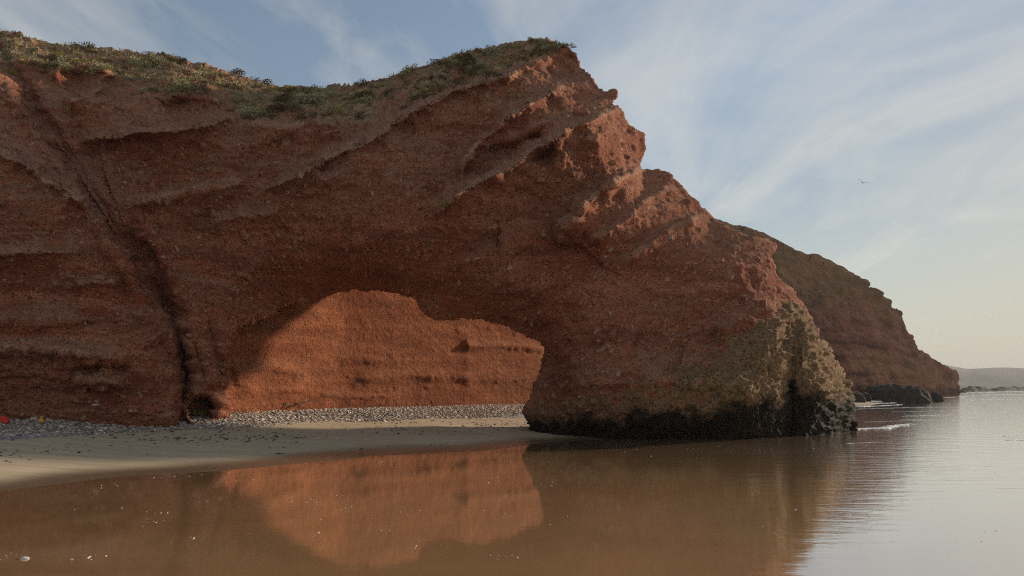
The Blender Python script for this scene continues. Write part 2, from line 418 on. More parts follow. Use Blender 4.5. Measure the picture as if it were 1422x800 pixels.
RIDGES = [([(58, 170), (95, 216), (124, 265), (153, 310), (185, 358), (205, 390)], .35, 3.5), ([(-20, 110), (20, 140), (48, 185), (85, 228), (110, 268), (135, 305), (165, 355), (205, 420)], .6, 13),
          ([(240, 442), (262, 480), (270, 520)], .45, 8), ([(300, 450), (316, 500), (318, 560)], .3, 9),
          ([(1096, 425), (1112, 470), (1116, 520)], .3, 8)]

def strata(P, tilt):
    """thin beds of harder and softer rock, tilted"""
    q = P[:, 2]*np.cos(tilt)-(P[:, 0])*np.sin(tilt)
    w = fbm(P*.35, 3, 31)*.5
    a = vnoise(np.stack([q*1.6+w*2, P[:, 0]*.08, P[:, 1]*.08], -1), 41)
    b = vnoise(np.stack([q*4.3+w*4, P[:, 0]*.15, P[:, 1]*.15], -1), 42)
    def beds(k, seed, sharp):
        qq = q*k+w*1.1+fbm(P*1.4, 2, seed)*.12; i = np.floor(qq).astype(np.int64); f = qq-i; z0 = np.zeros_like(i)
        h0 = hash3(i, z0, z0, seed); h1 = hash3(i+1, z0, z0, seed)
        return (h0+(h1-h0)*smooth(f, 1-sharp, 1))*2-1
    msk = np.clip(.55+fbm(P*.3, 2, 37)*1.1, .1, 1)
    return a*.05+b*.04+(beds(.95, 51, .12)*.15+beds(2.6, 52, .2)*.06)*msk

def rough(P, N, amt=1., tilt=0., fine=True, crust=None, stone_amt=1., calm=1.):
    """carve the crumbly conglomerate: returns displaced points and stone masks"""
    d = fbm(P*.32, 3, 1)*.16*amt+fbm(P*1.1, 4, 5)*.085*amt*calm+fbm(P*4.2, 3, 9)*.06*amt*calm
    d += strata(P, tilt)*amt
    pit = vnoise(P*np.array([.9, .9, 1.6]), 77); d -= smooth(pit, .45, .85)*.18*amt*stone_amt
    stn = np.zeros(len(P)); ton = np.zeros(len(P))
    if fine:
        ct, sn = np.cos(tilt), np.sin(tilt)
        R = np.stack([P[:, 0]*ct+P[:, 2]*sn, P[:, 1], -P[:, 0]*sn+P[:, 2]*ct], -1)
        dens = .5+.5*fbm(P*.22, 2, 55)
        for cell, pr, am, sd in ((.85, .05, .4, 100), (.42, .15, .75, 200), (.22, .5, .85, 300), (.12, .65, .7, 400)):
            s, t = stones(R, cell, pr, sd)
            s = s*np.clip(.35+dens, 0, 1.2)
            d += s*cell*am*stone_amt
            m = s > .08; stn = np.where(m, 1 if cell < .3 else .45, stn); ton = np.where(m, t if cell < .3 else t*.6, ton)
    if crust is not None:
        k = crust > .02; Q = P[k]; c = crust[k]
        e = fbm(Q*np.array([2.6, 2.6, 2.2]), 4, 81)*.16+fbm(Q*7., 3, 82)*.07
        for cell, sd in ((.34, 500), (.17, 600)):
            e += stones(Q, cell, .8, sd)[0]*cell*.55
        d[k] += e*c; stn[k] *= 1-c
    return P+N*d[:, None], stn, ton

def sheet(outline, step, dfun, thick, box, warp=1.6, inset=9., rings=6):
    """closed solid from an outline, a front depth and a thickness"""
    u0, u1, v0, v1 = box
    us = np.arange(u0, u1+step, step); vs = np.arange(v0, v1+step, step)
    nu, nv = len(us), len(vs)
    Ug, Vg = [a.ravel() for a in np.meshgrid(us, vs)]
    d, _, _ = seg_dist(Ug, Vg, outline, True)
    sd = np.where(inside(Ug, Vg, outline), d, -d)
    wz = n2(Ug, Vg, 14, 3, 3)*warp+n2(Ug, Vg, 5, 2, 8)*warp*.55
    wz *= (Vg < 600)
    sd = sd+wz
    S = sd.reshape(nv, nu); gy, gx = np.gradient(S, step)
    gl = np.maximum(np.hypot(gx, gy), .35); gx = (gx/gl).ravel(); gy = (gy/gl).ravel()
    # keep quads whose corners are all (nearly) inside, snap the rim
    ok = (S > -.65*step)
    q = ok[:-1, :-1] & ok[1:, :-1] & ok[:-1, 1:] & ok[1:, 1:]
    jj, ii = np.nonzero(q)
    a = jj*nu+ii; quads = np.stack([a, a+nu, a+nu+1, a+1], -1)
    snap = np.abs(sd) < .65*step
    Us = np.where(snap, Ug-gx*sd*.9, Ug); Vs = np.where(snap, Vg-gy*sd*.9, Vg)
    used = np.unique(quads); remap = -np.ones(nu*nv, int); remap[used] = np.arange(len(used))
    quads = remap[quads]; Us, Vs, gx, gy, sd = Us[used], Vs[used], gx[used], gy[used], sd[used]
    n = len(used)
    Yf = dfun(Us, Vs); T = thick(Us, Vs)
    # rim edges
    E = np.concatenate([quads[:, [0, 1]], quads[:, [1, 2]], quads[:, [2, 3]], quads[:, [3, 0]]])
    key = np.sort(E, 1); kk = key[:, 0]*n+key[:, 1]; o = np.argsort(kk); ks = kk[o]
    single = np.ones(len(ks), bool); same = ks[1:] == ks[:-1]; single[1:][same] = False; single[:-1][same] = False
    rim = E[o[single]]
    rv = np.unique(rim); rmap = -np.ones(n, int); rmap[rv] = np.arange(len(rv))
    # back sheet
    sh = inset*np.exp(-np.maximum(sd, 0)/(inset*2.2))
    Ub, Vb = Us+gx*sh, Vs+gy*sh
    V = [at(Us, Vs, Yf)]; uv = [np.stack([Us, Vs], -1)]
    faces = [quads]
    prev = rim.copy(); base = n
    for k in range(1, rings):
        f = k/rings; ins = inset*(1-math.cos(f*math.pi/2))
        V.append(at(Us[rv]+gx[rv]*ins, Vs[rv]+gy[rv]*ins, Yf[rv]+T[rv]*math.sin(f*math.pi/2)**1.0*.9)); uv.append(np.stack([Us[rv], Vs[rv]], -1))
        cur = rmap[rim]+base
        faces.append(np.stack([prev[:, 1], prev[:, 0], cur[:, 0], cur[:, 1]], -1))
        prev = cur; base += len(rv)
    V.append(at(Ub, Vb, Yf+T*(1+.35*(1-np.exp(-np.maximum(sd, 0)/60))))); uv.append(np.stack([Us, Vs], -1))
    cur = rim+base
    faces.append(np.stack([prev[:, 1], prev[:, 0], cur[:, 0], cur[:, 1]], -1))
    faces.append(quads[:, ::-1]+base)
    return np.concatenate(V), np.concatenate(faces), np.concatenate(uv), n

def main_depth(u, v):
    uu = u+n2(u, v, 60, 2, 21)*7; vv = v+n2(u, v, 45, 2, 22)*5+n2(u, v, 12, 2, 24)*2
    Y = depth_front(u, v)
    rimz = smooth(v, 620, 560)
    for poly, a, up, dn in LEDGES: Y = Y-ledge(uu, vv, poly, a, up, dn)
    for poly, a, w in GROOVES: Y = Y+groove(uu, vv, poly, a, w)
    for poly, a, w in RIDGES: Y = Y-groove(uu, vv, poly, a, w)
    # sea cave at the foot of the fault and the scoops in the face
    cave = smooth(1-np.hypot((uu-281)/24, (vv-566)/22), 0, .35)
    Y = Y+cave*3.6
    for cx, cy, rx, ry, a in ((130, 118, 62, 22, .8), (262, 150, 38, 14, .7), (200, 215, 110, 30, .35), (420, 215, 80, 26, .5), (600, 180, 70, 22, .4),
                              (790, 95, 40, 22, .9), (720, 215, 50, 16, .3), (125, 515, 26, 14, .5), (165, 512, 18, 10, .35), (900, 205, 40, 25, .2)):
        r = np.hypot((uu-cx)/rx, (vv-cy)/ry); Y = Y+a*smooth(1.25-r, 0, .8)
    return Y
def main_thick(u, v):
    return np.interp(u, [-230, 250, 420, 600, 700, 770, 860, 1000, 1190], [14, 8, 4.6, 3.2, 2.0, 1.8, 3.4, 4.2, 3.2])

STEP = 1.65
Vm, Fm, UV, nfront = sheet(OUT, STEP, main_depth, main_thick, (-232, 1192, 14, 664))
tilt_u = np.interp(UV[:, 0], [-230, 150, 330, 600, 1190], [0, .03, .12, .5, .55])
df, sf, _ = seg_dist(UV[:, 0], UV[:, 1], FAULT)
tilt_u = np.where(sf < 0, 0.0, tilt_u)
Nm = normals(Vm, Fm)
cu, cv = UV[:, 0]+n2(UV[:, 0], UV[:, 1], 60, 2, 21)*7, UV[:, 1]+n2(UV[:, 0], UV[:, 1], 45, 2, 22)*5+n2(UV[:, 0], UV[:, 1], 12, 2, 24)*2
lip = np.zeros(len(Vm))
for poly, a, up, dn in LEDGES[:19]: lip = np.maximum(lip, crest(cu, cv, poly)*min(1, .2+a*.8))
nc = fbm(Vm*1.3, 4, 71); nc2 = fbm(Vm*3.5, 3, 72)
crl = np.interp(UV[:, 0], [700, 740, 820, 900, 960, 1000, 1040, 1080, 1090, 1112, 1190], [560, 556, 550, 536, 508, 482, 458, 432, 424, 424, 424])
crust = smooth(UV[:, 1]-crl+nc*30+nc2*14, -10, 16)*(UV[:, 0] > 700)*np.clip(.95+nc2*.6, .6, 1)*np.interp(UV[:, 0], [800, 1000], [.65, 1])
calm_ = 1-.5*smooth(UV[:, 0], 820, 900)*smooth(-UV[:, 1], -460, -400)
PV, stn, ton = rough(Vm, Nm, 1., tilt_u, True, crust, calm_, calm_)
Nf = normals(PV, Fm)
U_, V_ = UV[:, 0], UV[:, 1]
zc = PV[:, 2]
# plant cover: the slope above the cliff edge
EDGE = [(-230, 70), (0, 92), (60, 95), (150, 105), (175, 130), (215, 130), (300, 130), (345, 165), (400, 150), (440, 160), (500, 180), (540, 150), (590, 135), (640, 112), (700, 98), (760, 74), (800, 60), (1190, 40)]
edge_v = np.interp(U_, [p[0] for p in EDGE], [p[1] for p in EDGE])
nz = fbm(PV*.7, 4, 61)
veg = smooth(edge_v+nz*16-V_, -6, 18)*smooth(Nf[:, 2], -.1, .35)
veg = np.maximum(veg*np.clip(.72+nz*.9, 0, 1), 0)
veg *= (U_ < 795)
dust = np.clip(lip*1.1*smooth(fbm(PV*2.4, 4, 67), -.35, .35)+smooth(Nf[:, 2], .25, .8)*.4+smooth(400-V_, 0, 330)*.14*(1+fbm(PV*.5, 3, 66)), 0, 1)  # lips and upward slopes painted paler as if lit; upper face dusty
blk = smooth(V_-np.interp(U_, [700, 760, 850, 1000, 1060, 1086, 1100, 1110, 1190], [560, 578, 572, 560, 548, 548, 520, 535, 552])+nc*16+nc2*12, -6, 18)*(U_ > 700)
inb = (Vm[:, 2] < 1.2) & (U_ > 700)
blk = np.maximum(blk, inb*smooth(zc, 1.0, .2)); blk *= .93
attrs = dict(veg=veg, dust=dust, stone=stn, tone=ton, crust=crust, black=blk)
fu = UV[Fm].mean(1)
_, sF, _ = seg_dist(fu[:, 0], fu[:, 1], FAULT)
isleft = (sF < 0)
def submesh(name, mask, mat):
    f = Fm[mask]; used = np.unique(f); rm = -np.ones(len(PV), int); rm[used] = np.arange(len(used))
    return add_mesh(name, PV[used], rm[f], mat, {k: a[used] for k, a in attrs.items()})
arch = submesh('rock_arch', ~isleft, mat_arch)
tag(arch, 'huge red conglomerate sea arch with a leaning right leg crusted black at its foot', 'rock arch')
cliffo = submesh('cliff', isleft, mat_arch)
tag(cliffo, 'red layered cliff left of the diagonal fault gully, gravel at its foot', 'cliff', kind='structure')

# ------------------------------------------------------------------ bay cliff seen through the arch
def bay_depth(u, v):
    Y = np.interp(u, [255, 300, 330, 400, 470, 550, 650, 760, 900, 1100], [26.5, 27.6, 28.6, 31, 33.6, 36., 39.4, 44, 53, 70])
    Y = Y+np.clip(560-v, 0, 400)*.008*(Y/34)
    uu = u+n2(u, v, 40, 2, 25)*5; vv = v+n2(u, v, 30, 3, 26)*4
    for poly, a, up, dn in (([(640, 478), (700, 482), (760, 486)], .4, 6, 7), ([(400, 492), (480, 498), (600, 502), (760, 500)], .15, 10, 10),
                            ([(330, 540), (430, 545), (500, 552), (560, 548)], .2, 8, 7), ([(330, 470), (400, 455), (480, 450)], .2, 12, 20),
                            ([(320, 520), (380, 512), (430, 520)], .4, 10, 14), ([(480, 530), (560, 522), (700, 527), (800, 525)], .3, 10, 10)):
        Y = Y-.45*ledge(uu, vv, poly, a, up, dn, .1)
    Y = Y+groove(uu, vv, [(470, 400), (475, 440), (478, 520)], .03, 20)
    return Y
us = np.arange(240, 1000, 1.7); vs = np.arange(330, 640, 1.7)
Ug, Vg = np.meshgrid(us, vs); sh_ = Ug.shape
Y = bay_depth(Ug.ravel(), Vg.ravel()); P = at(Ug.ravel(), Vg.ravel(), Y).reshape(sh_+(3,))
P[..., 2] *= (1-.72*smooth(us, 790, 960))[None, :]
rows = []
for k in range(14, 0, -1):                         # plateau running back from the hidden brow
    f = k/14; r = P[0].copy(); r[:, 1] += 22*f**1.3; r[:, 0] -= 10*f**1.3; r[:, 2] += 3.5*f**.6; rows.append(r)
P = np.concatenate([np.array(rows), P]); nv, nu = P.shape[:2]; P = P.reshape(-1, 3)
idx = np.arange(nv*nu).reshape(nv, nu)
Fq = np.stack([idx[:-1, :-1], idx[1:, :-1], idx[1:, 1:], idx[:-1, 1:]], -1).reshape(-1, 4)
N = normals(P, Fq); PB, s2, t2_ = rough(P, N, .38, .0, stone_amt=.22)
Nb = normals(PB, Fq)
zero = np.zeros(len(PB))
bay = add_mesh('cliff', PB, Fq, mat_bay, dict(veg=smooth(Nb[:, 2], .5, .8)*.6*(PB[:, 2] > 9), dust=smooth(Nb[:, 2], .2, .8)*.5, stone=s2*.5, tone=.4+.4*t2_, crust=zero, black=zero))
tag(bay, 'sunlit orange cliff of the next bay, seen through the arch opening', 'cliff', kind='structure')

# ------------------------------------------------------------------ headland beyond
HOUT = [(690, 600), (690, 262), (760, 270), (860, 284), (940, 296), (985, 304), (1010, 312), (1050, 321), (1078, 333), (1100, 344), (1150, 366), (1190, 386), (1206, 394), (1203, 402), (1214, 408), (1217, 416), (1230, 422), (1234, 430),
        (1249, 437), (1250, 446), (1256, 456), (1263, 472), (1274, 488), (1290, 500), (1300, 507), (1312, 512), (1326, 517), (1329, 532), (1331, 550), (1332, 600)]
hd = TPS([(690, 600, 88), (690, 450, 95), (690, 270, 118), (800, 560, 98), (800, 420, 108), (800, 280, 135), (940, 560, 110), (940, 420, 125), (940, 300, 160), (1080, 560, 128), (1080, 450, 136), (1080, 380, 150), (1060, 326, 185), (1190, 556, 146), (1190, 480, 156), (1190, 430, 168), (1190, 388, 195),
          (1260, 553, 175), (1250, 500, 192), (1250, 442, 212), (1300, 551, 222), (1290, 505, 232), (1330, 548, 262), (1326, 518, 266), (1150, 366, 190), (1270, 520, 190), (1215, 560, 155), (1320, 590, 250), (1100, 600, 130)])
def head_depth(u, v):
    uu = u+n2(u, v, 40, 2, 25)*5; vv = v+n2(u, v, 18, 3, 26)*3
    Y = hd(u, v)
    for poly, a, up, dn in (([(1120, 420), (1160, 412), (1210, 430), (1240, 450)], 1.2, 4, 10), ([(1120, 404), (1160, 398), (1203, 400)], 1.6, 3, 8), ([(1150, 446), (1200, 470), (1250, 500), (1300, 512)], 1., 6, 12),
                            ([(1100, 470), (1180, 500), (1240, 512)], 1., 6, 14), ([(1110, 435), (1140, 438), (1180, 450)], .8, 4, 10), ([(1180, 515), (1240, 518), (1330, 520)], 2.2, 5, 18)):
        Y = Y-ledge(uu, vv, poly, a, up, dn, .2)
    return Y
VH, FH, UVH, nh = sheet(HOUT, 1.5, head_depth, lambda u, v: np.full(len(u), 45.), (688, 1334, 256, 600), .9, 4., 4)
NH = normals(VH, FH)
S = 5.5
d = fbm(VH*.06, 3, 1)*1.2+fbm(VH*.25, 4, 5)*.55+fbm(VH*.8, 3, 9)*.22
d += vnoise(np.stack([VH[:, 2]*.45+fbm(VH*.05, 2, 3)*2, VH[:, 0]*.02, VH[:, 1]*.02], -1), 41)*.8
qh = VH[:, 2]*.55+fbm(VH*.05, 3, 3)*1.5+VH[:, 1]*.01; ih = np.floor(qh).astype(np.int64); fh = qh-ih; z0 = np.zeros_like(ih)
d += (hash3(ih, z0, z0, 5)+(hash3(ih+1, z0, z0, 5)-hash3(ih, z0, z0, 5))*smooth(fh, .75, 1))*1.1*(UVH[:, 1] > 400)
PH = VH+NH*d[:, None]; NH2 = normals(PH, FH)
ev = np.interp(UVH[:, 0], [690, 940, 1010, 1080, 1150, 1200, 1250, 1340], [330, 350, 372, 420, 428, 424, 446, 500])
vegh = smooth(ev-UVH[:, 1]+fbm(PH*.1, 4, 3)*26, -12, 22)*.5
zz = np.zeros(len(PH))
head = add_mesh('headland', PH, FH, mat_head, dict(veg=vegh, dust=smooth(NH2[:, 2], .2, .8)*.35, stone=zz, tone=zz, crust=smooth(PH[:, 2], 14, 6)*.12*(UVH[:, 0] > 1180), black=smooth(PH[:, 2]+fbm(PH*.2, 3, 4)*2, 3.5, 1)*.6))
tag(head, 'brown headland with grassy top sloping down to the sea behind the arch', 'headland', kind='structure')

# ------------------------------------------------------------------ far hills
def hill_ridge(name, Y0, line, depthm, seed, mat, label):
    us = np.arange(line[0][0], line[-1][0]+1, 3.); vtop = np.interp(us, [p[0] for p in line], [p[1] for p in line])
    X = (us-U0)/F*Y0; Zt = H+(V0-vtop)/F*Y0
    nr = 26; f = np.linspace(-1, 1, nr)
    P = np.zeros((nr, len(us), 3))
    for k, ff in enumerate(f):
        P[k, :, 0] = X*(1+ff*depthm/Y0); P[k, :, 1] = Y0+ff*depthm
        P[k, :, 2] = -2+(Zt+2)*(1-abs(ff)**1.6)
    P = P.reshape(-1, 3); P[:, 2] += fbm(P*.01, 4, seed)*4*(P[:, 2] > 0)
    idx = np.arange(nr*len(us)).reshape(nr, len(us))
    Fq = np.stack([idx[:-1, :-1], idx[:-1, 1:], idx[1:, 1:], idx[1:, :-1]], -1).reshape(-1, 4)
    return tag(add_mesh(name, P, Fq, mat), label, 'hills', kind='structure')
mat_hill = plain('distant_hill', (.06, .05, .045), .9, .3, .02)
hill_ridge('hills', 1700, [(1150, 490), (1270, 500), (1300, 504), (1320, 508), (1345, 512), (1380, 511), (1430, 511), (1500, 509), (1640, 505), (1760, 520), (1820, 537)], 320, 5, mat_hill, 'low hazy hills closing the horizon beyond the headland')

# ------------------------------------------------------------------ ground: beach sheet, seabed and water
def grid_sheet(x0, x1, y0, y1, sx, sy):
    xs = np.arange(x0, x1+sx/2, sx); ys = np.arange(y0, y1+sy/2, sy)
    Xg, Yg = np.meshgrid(xs, ys); idx = np.arange(Xg.size).reshape(Xg.shape)
    Fq = np.stack([idx[:-1, :-1], idx[:-1, 1:], idx[1:, 1:], idx[1:, :-1]], -1).reshape(-1, 4)
    return Xg.ravel(), Yg.ravel(), Fq
# one sheet: fine spacing near the beach, wider spacing out to the horizon
xs = np.concatenate([[-5000, -1500, -500, -200, -100, -60], np.arange(-40, 40.01, .16), [60, 100, 200, 500, 1500, 5000]])
ys = np.concatenate([[-5000, -1500, -300, -60, -20, 0, 6], np.arange(9, 60.01, .16), [70, 90, 140, 250, 500, 1500, 5000]])
Xg, Yg = np.meshgrid(xs, ys); idx = np.arange(Xg.size).reshape(Xg.shape)
Fq = np.stack([idx[:-1, :-1], idx[:-1, 1:], idx[1:, 1:], idx[1:, :-1]], -1).reshape(-1, 4)
Xg, Yg = Xg.ravel(), Yg.ravel()
Z, T = beach_z(Xg, Yg)
Pg = np.stack([Xg, Yg, Z], -1)
near = (np.abs(Xg) < 45) & (Yg < 65) & (Yg > 5)
Z = Z+np.where(near, fbm(Pg*.35, 3, 12)*.028+fbm(Pg*2.2, 3, 13)*.007*smooth(T, 1, 5), 0)
bar = np.exp(-((Xg-13.2)/1.6)**2-((Yg-28.8+(Xg-13)*-.35)/.55)**2); Z += bar*.05
# wave-cut hollow round the foot of the arch keeps a film of water there
wet = smooth(-(Z-.085)+fbm(Pg*.6, 2, 14)*.02, -.035, .06)
add_ = add_mesh('beach', np.stack([Xg, Yg, Z], -1), Fq, mat_sand, dict(wet=wet, shingle=smooth(T+.5*np.sin(Xg*.33+1.)+.25*np.sin(Xg*.9+Yg*.4)+fbm(Pg*1.5, 2, 19)*.4, 8.1, 8.7)))
tag(add_, 'pale brown sand beach sloping up from the water to the gravel bank', 'beach', kind='structure')

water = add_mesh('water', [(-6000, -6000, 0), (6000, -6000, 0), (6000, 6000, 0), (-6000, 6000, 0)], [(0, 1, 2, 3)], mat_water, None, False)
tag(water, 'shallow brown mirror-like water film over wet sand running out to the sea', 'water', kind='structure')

# ------------------------------------------------------------------ scattered small stones merged as stuff
ICO_V = None
def octa(jit):
    v = np.array([(1, 0, 0), (0, 1, 0), (-1, 0, 0), (0, -1, 0), (0, 0, 1), (0, 0, -1)], float)
    f = np.array([(0, 1, 4), (1, 2, 4), (2, 3, 4), (3, 0, 4), (1, 0, 5), (2, 1, 5), (3, 2, 5), (0, 3, 5)])
    return v, f
def scatter_mesh(name, P, size, flat, mat, tone, sub=False):
    v, f = octa(0)
    if sub:                                          # rounder stone: one subdivision
        ed = {}; vv = [tuple(x) for x in v]; ff = []
        def mid(a, b):
            k = (min(a, b), max(a, b))
            if k not in ed:
                m_ = (np.array(vv[a])+np.array(vv[b])); m_ = m_/np.linalg.norm(m_)*.97; vv.append(tuple(m_)); ed[k] = len(vv)-1
            return ed[k]
        for a, b, c in f:
            x, y, z = mid(a, b), mid(b, c), mid(c, a); ff += [(a, x, z), (x, b, y), (z, y, c), (x, y, z)]
        v, f = np.array(vv), np.array(ff)
    n = len(P); a = rng.uniform(0, 2*np.pi, n); el = rng.uniform(.6, 1.5, n)
    j = 1+rng.uniform(-.28, .28, (n, len(v), 1))
    W = v[None]*j
    W = W*np.stack([el, 1/el, flat*rng.uniform(.7, 1.2, n)], -1)[:, None]*size[:, None, None]
    ca, sa = np.cos(a)[:, None], np.sin(a)[:, None]
    W = np.stack([W[..., 0]*ca-W[..., 1]*sa, W[..., 0]*sa+W[..., 1]*ca, W[..., 2]], -1)+P[:, None]
    Ff = (f[None]+(np.arange(n)*len(v))[:, None, None]).reshape(-1, 3)
    return add_mesh(name, W.reshape(-1, 3), Ff, mat, dict(tone=np.repeat(tone, len(v))), True)

N = 420000
X = rng.uniform(-32, 14, N); Y = rng.uniform(12, 52, N); z, t = beach_z(X, Y)
tt = t+fbm(np.stack([X*.5, Y*.5, z*0], -1), 3, 91)*.5
vis = np.abs(X/Y) < .95
keep = (tt > 8.0) & (tt < 15) & (rng.random(N) < smooth(tt, 8.0, 8.7)) & vis
X, Y, z = X[keep][:120000], Y[keep][:120000], z[keep][:120000]
sz = .020+.07*rng.random(len(X))**5+.014*rng.random(len(X))
tone = rng.random(len(X))
g = scatter_mesh('gravel', np.stack([X, Y, z+sz*.25], -1), sz, .6, mat_gravel, tone)
tag(g, 'grey and buff gravel bank along the foot of the cliffs', 'gravel', kind='stuff')

N = 26000
X = rng.uniform(-22, 6, N); Y = rng.uniform(12, 40, N); z, t = beach_z(X, Y)
pr = (.03+.5*np.exp(-((t-5.6)/1.)**2)+.25*np.exp(-((t-7.6)/.5)**2))*(.4+.9*np.clip(fbm(np.stack([X*.3, Y*.3, z*0], -1), 2, 5)+.4, 0, 1))
keep = (t > 1.2) & (t < 8.3) & (rng.random(N) < pr)
X, Y, z = X[keep], Y[keep], z[keep]
sz = .018+.05*rng.random(len(X))**2
g = scatter_mesh('wrack', np.stack([X, Y, z+sz*.15], -1), sz, .4, mat_debris, rng.random(len(X))**1.3)
tag(g, 'dark scraps of weed and small pebbles strewn over the damp sand', 'wrack', kind='stuff')

# foam flecks on the film of water
N = 330
cl_u = rng.uniform(0, 800, 34); cl_v = 640+rng.uniform(0, 1, 34)**1.4*140; ci = rng.integers(0, 34, 210)
u = np.concatenate([cl_u[ci]+rng.normal(size=210)*16, rng.uniform(1050, 1422, 50), rng.uniform(520, 1180, 70)]); v = np.concatenate([cl_v[ci]+rng.normal(size=210)*3, rng.uniform(600, 760, 50), 622+rng.normal(size=70)*4])
Yw = H*F/(v-V0); Xw = (u-U0)/F*Yw; zb, tb = beach_z(Xw, Yw); k = zb < -.005
g = scatter_mesh('foam', np.stack([Xw, Yw, np.full(N, .004)], -1)[k], (.004+.014*rng.random(N)**2)[k], .3, mat_foam, rng.random(N)[k])
tag(g, 'white specks of foam drifting on the brown water', 'foam', kind='stuff')

# foam edges of small waves: thin uneven ribbons lying on the water
def foam_lace(pts, w, seed):
    r_ = np.random.default_rng(seed); P = np.array([[(u-U0)/F*(H*F/(v-V0)), H*F/(v-V0)] for u, v in pts]); L = np.concatenate([[0], np.cumsum(np.hypot(*np.diff(P, axis=0).T))])
    n = int(min(2600, max(260, L[-1]/w*26))); s = r_.uniform(0, L[-1], n)
    nn = fbm(np.stack([s/w*.12, s*0, s*0+seed], -1), 4, seed); keep = nn > r_.uniform(-.7, .2, n); s = s[keep]; nn = nn[keep]
    X = np.interp(s, L, P[:, 0]); Yy = np.interp(s, L, P[:, 1])
    y = Yy+fbm(np.stack([s/w*.2, s*0+9, s*0+seed], -1), 2, seed+4)*w*1.2+r_.normal(size=len(s))*w*.28
    return np.stack([X+r_.normal(size=len(s))*w*.3, y, np.full(len(s), .003)], -1), w*r_.uniform(.1, .45, len(s))
FP, FS = [], []
for pts, w, sd in (([(1186, 596), (1215, 595), (1240, 592), (1262, 589)], .5, 1), ([(1180, 561), (1230, 560), (1250, 559)], .5, 2), ([(1205, 556), (1230, 555)], .6, 9),
                   ([(1250, 578), (1290, 577), (1320, 576), (1336, 577)], .14, 3), ([(1195, 565), (1250, 562)], .4, 4),
                   ([(1398, 606), (1410, 604), (1430, 603), (1470, 602)], .12, 5), ([(1402, 612), (1415, 611), (1440, 614), (1480, 615)], .14, 6), ([(1402, 608), (1440, 608), (1480, 609)], .10, 10),
                   ([(1312, 552), (1335, 551)], .6, 7), ([(1175, 616), (1198, 615), (1225, 614)], .05, 8), ([(1250, 583), (1300, 582)], .06, 11),
                   ([(1190, 568), (1260, 566), (1336, 565), (1400, 564)], .16, 21), ([(1240, 572), (1330, 570), (1422, 569), (1500, 568)], .1, 22), ([(1200, 586), (1270, 584), (1336, 583), (1390, 583)], .07, 23),
                   ([(1330, 546), (1370, 545), (1430, 543), (1500, 543)], 1.6, 12), ([(1350, 549), (1422, 547.5), (1500, 547)], .9, 13), ([(1340, 556), (1422, 554), (1480, 554)], .35, 14)):
    a, b = foam_lace(pts, w, sd); FP.append(a); FS.append(b)
FP = np.concatenate(FP); FS = np.concatenate(FS)
g = scatter_mesh('foam', FP, FS, .12, mat_foam, rng.random(len(FP)), True)
tag(g, 'thin white foam edges of small waves beside the arch and out to sea', 'foam', kind='stuff')

# ------------------------------------------------------------------ single rocks
def boulder(name, c, r, seed, mat, label=None, cat='rock', group=None, parent=None, segs=64, amp=.3, attrs=None, yaw=0, box=2.):
    th = np.linspace(0, 2*np.pi, segs, endpoint=False); ph = np.linspace(.0, np.pi, segs//2)
    T_, Pp = np.meshgrid(th, ph); D = np.stack([np.sin(Pp)*np.cos(T_), np.sin(Pp)*np.sin(T_), np.cos(Pp)], -1).reshape(-1, 3)
    pw = 2/box; Dq = np.sign(D)*np.abs(D)**pw
    P = Dq*np.array(r)
    sc = 1/np.mean(r)
    P = P*(1+fbm(Dq*1.3+seed*5, 3, seed)*amp)[:, None]+D*(fbm(Dq*6+seed, 4, seed+3)*amp*.35*np.mean(r))[:, None]
    ca, sa = math.cos(yaw), math.sin(yaw); P = np.stack([P[:, 0]*ca-P[:, 1]*sa, P[:, 0]*sa+P[:, 1]*ca, P[:, 2]], -1)
    nr = len(ph); idx = np.arange(nr*segs).reshape(nr, segs); nx = np.roll(idx, -1, 1)
    Fq = np.stack([idx[:-1], idx[1:], nx[1:], nx[:-1]], -1).reshape(-1, 4)
    z = np.zeros(len(P)); at_ = dict(veg=z, dust=z, stone=z, tone=z, crust=z, black=z)
    if attrs: at_.update({k: np.full(len(P), v) for k, v in attrs.items()})
    o = add_mesh(name, P, Fq, mat, at_)
    o.location = c
    if parent: o.parent = parent
    return tag(o, label, None if parent else cat, group)
def on_water(u, v): Yy = H*F/(v-V0); return ((u-U0)/F*Yy, Yy)
def rockpx(u, vb, wpx, hpx, dm, seed, label, amp=.22, mat=mat_dark, box=2.4, **kw):
    Yy = H*F/(vb-V0); s = Yy/F
    return boulder('boulder', ((u-U0)*s, Yy+dm, -hpx*s*.35), (wpx*s/2, dm, hpx*s*1.3), seed, mat, label, amp=amp, box=box, **kw)
rockpx(1278, 559.5, 60, 24, 3.2, 3, 'large dark domed boulder in the shallows before the headland')
rockpx(1246, 557, 40, 24, 3.4, 5, 'dark flat-topped boulder just left of the domed one', box=3.2)
rockpx(1309, 557, 18, 12, 2.0, 8, 'small dark wedge-shaped rock at right end of the boulders', box=2.)
rockpx(1192, 560, 36, 18, 2.6, 11, 'grey-brown square rock peeping out just right of the arch foot', box=4., mat=mat_dark)
rockpx(1207, 558.5, 14, 14, 1.6, 13, 'smaller dark rock beside the grey-brown square one', box=3.)
rockpx(1337, 545.5, 26, 5, 8, 17, 'low black rock off the tip of the headland', box=3.)
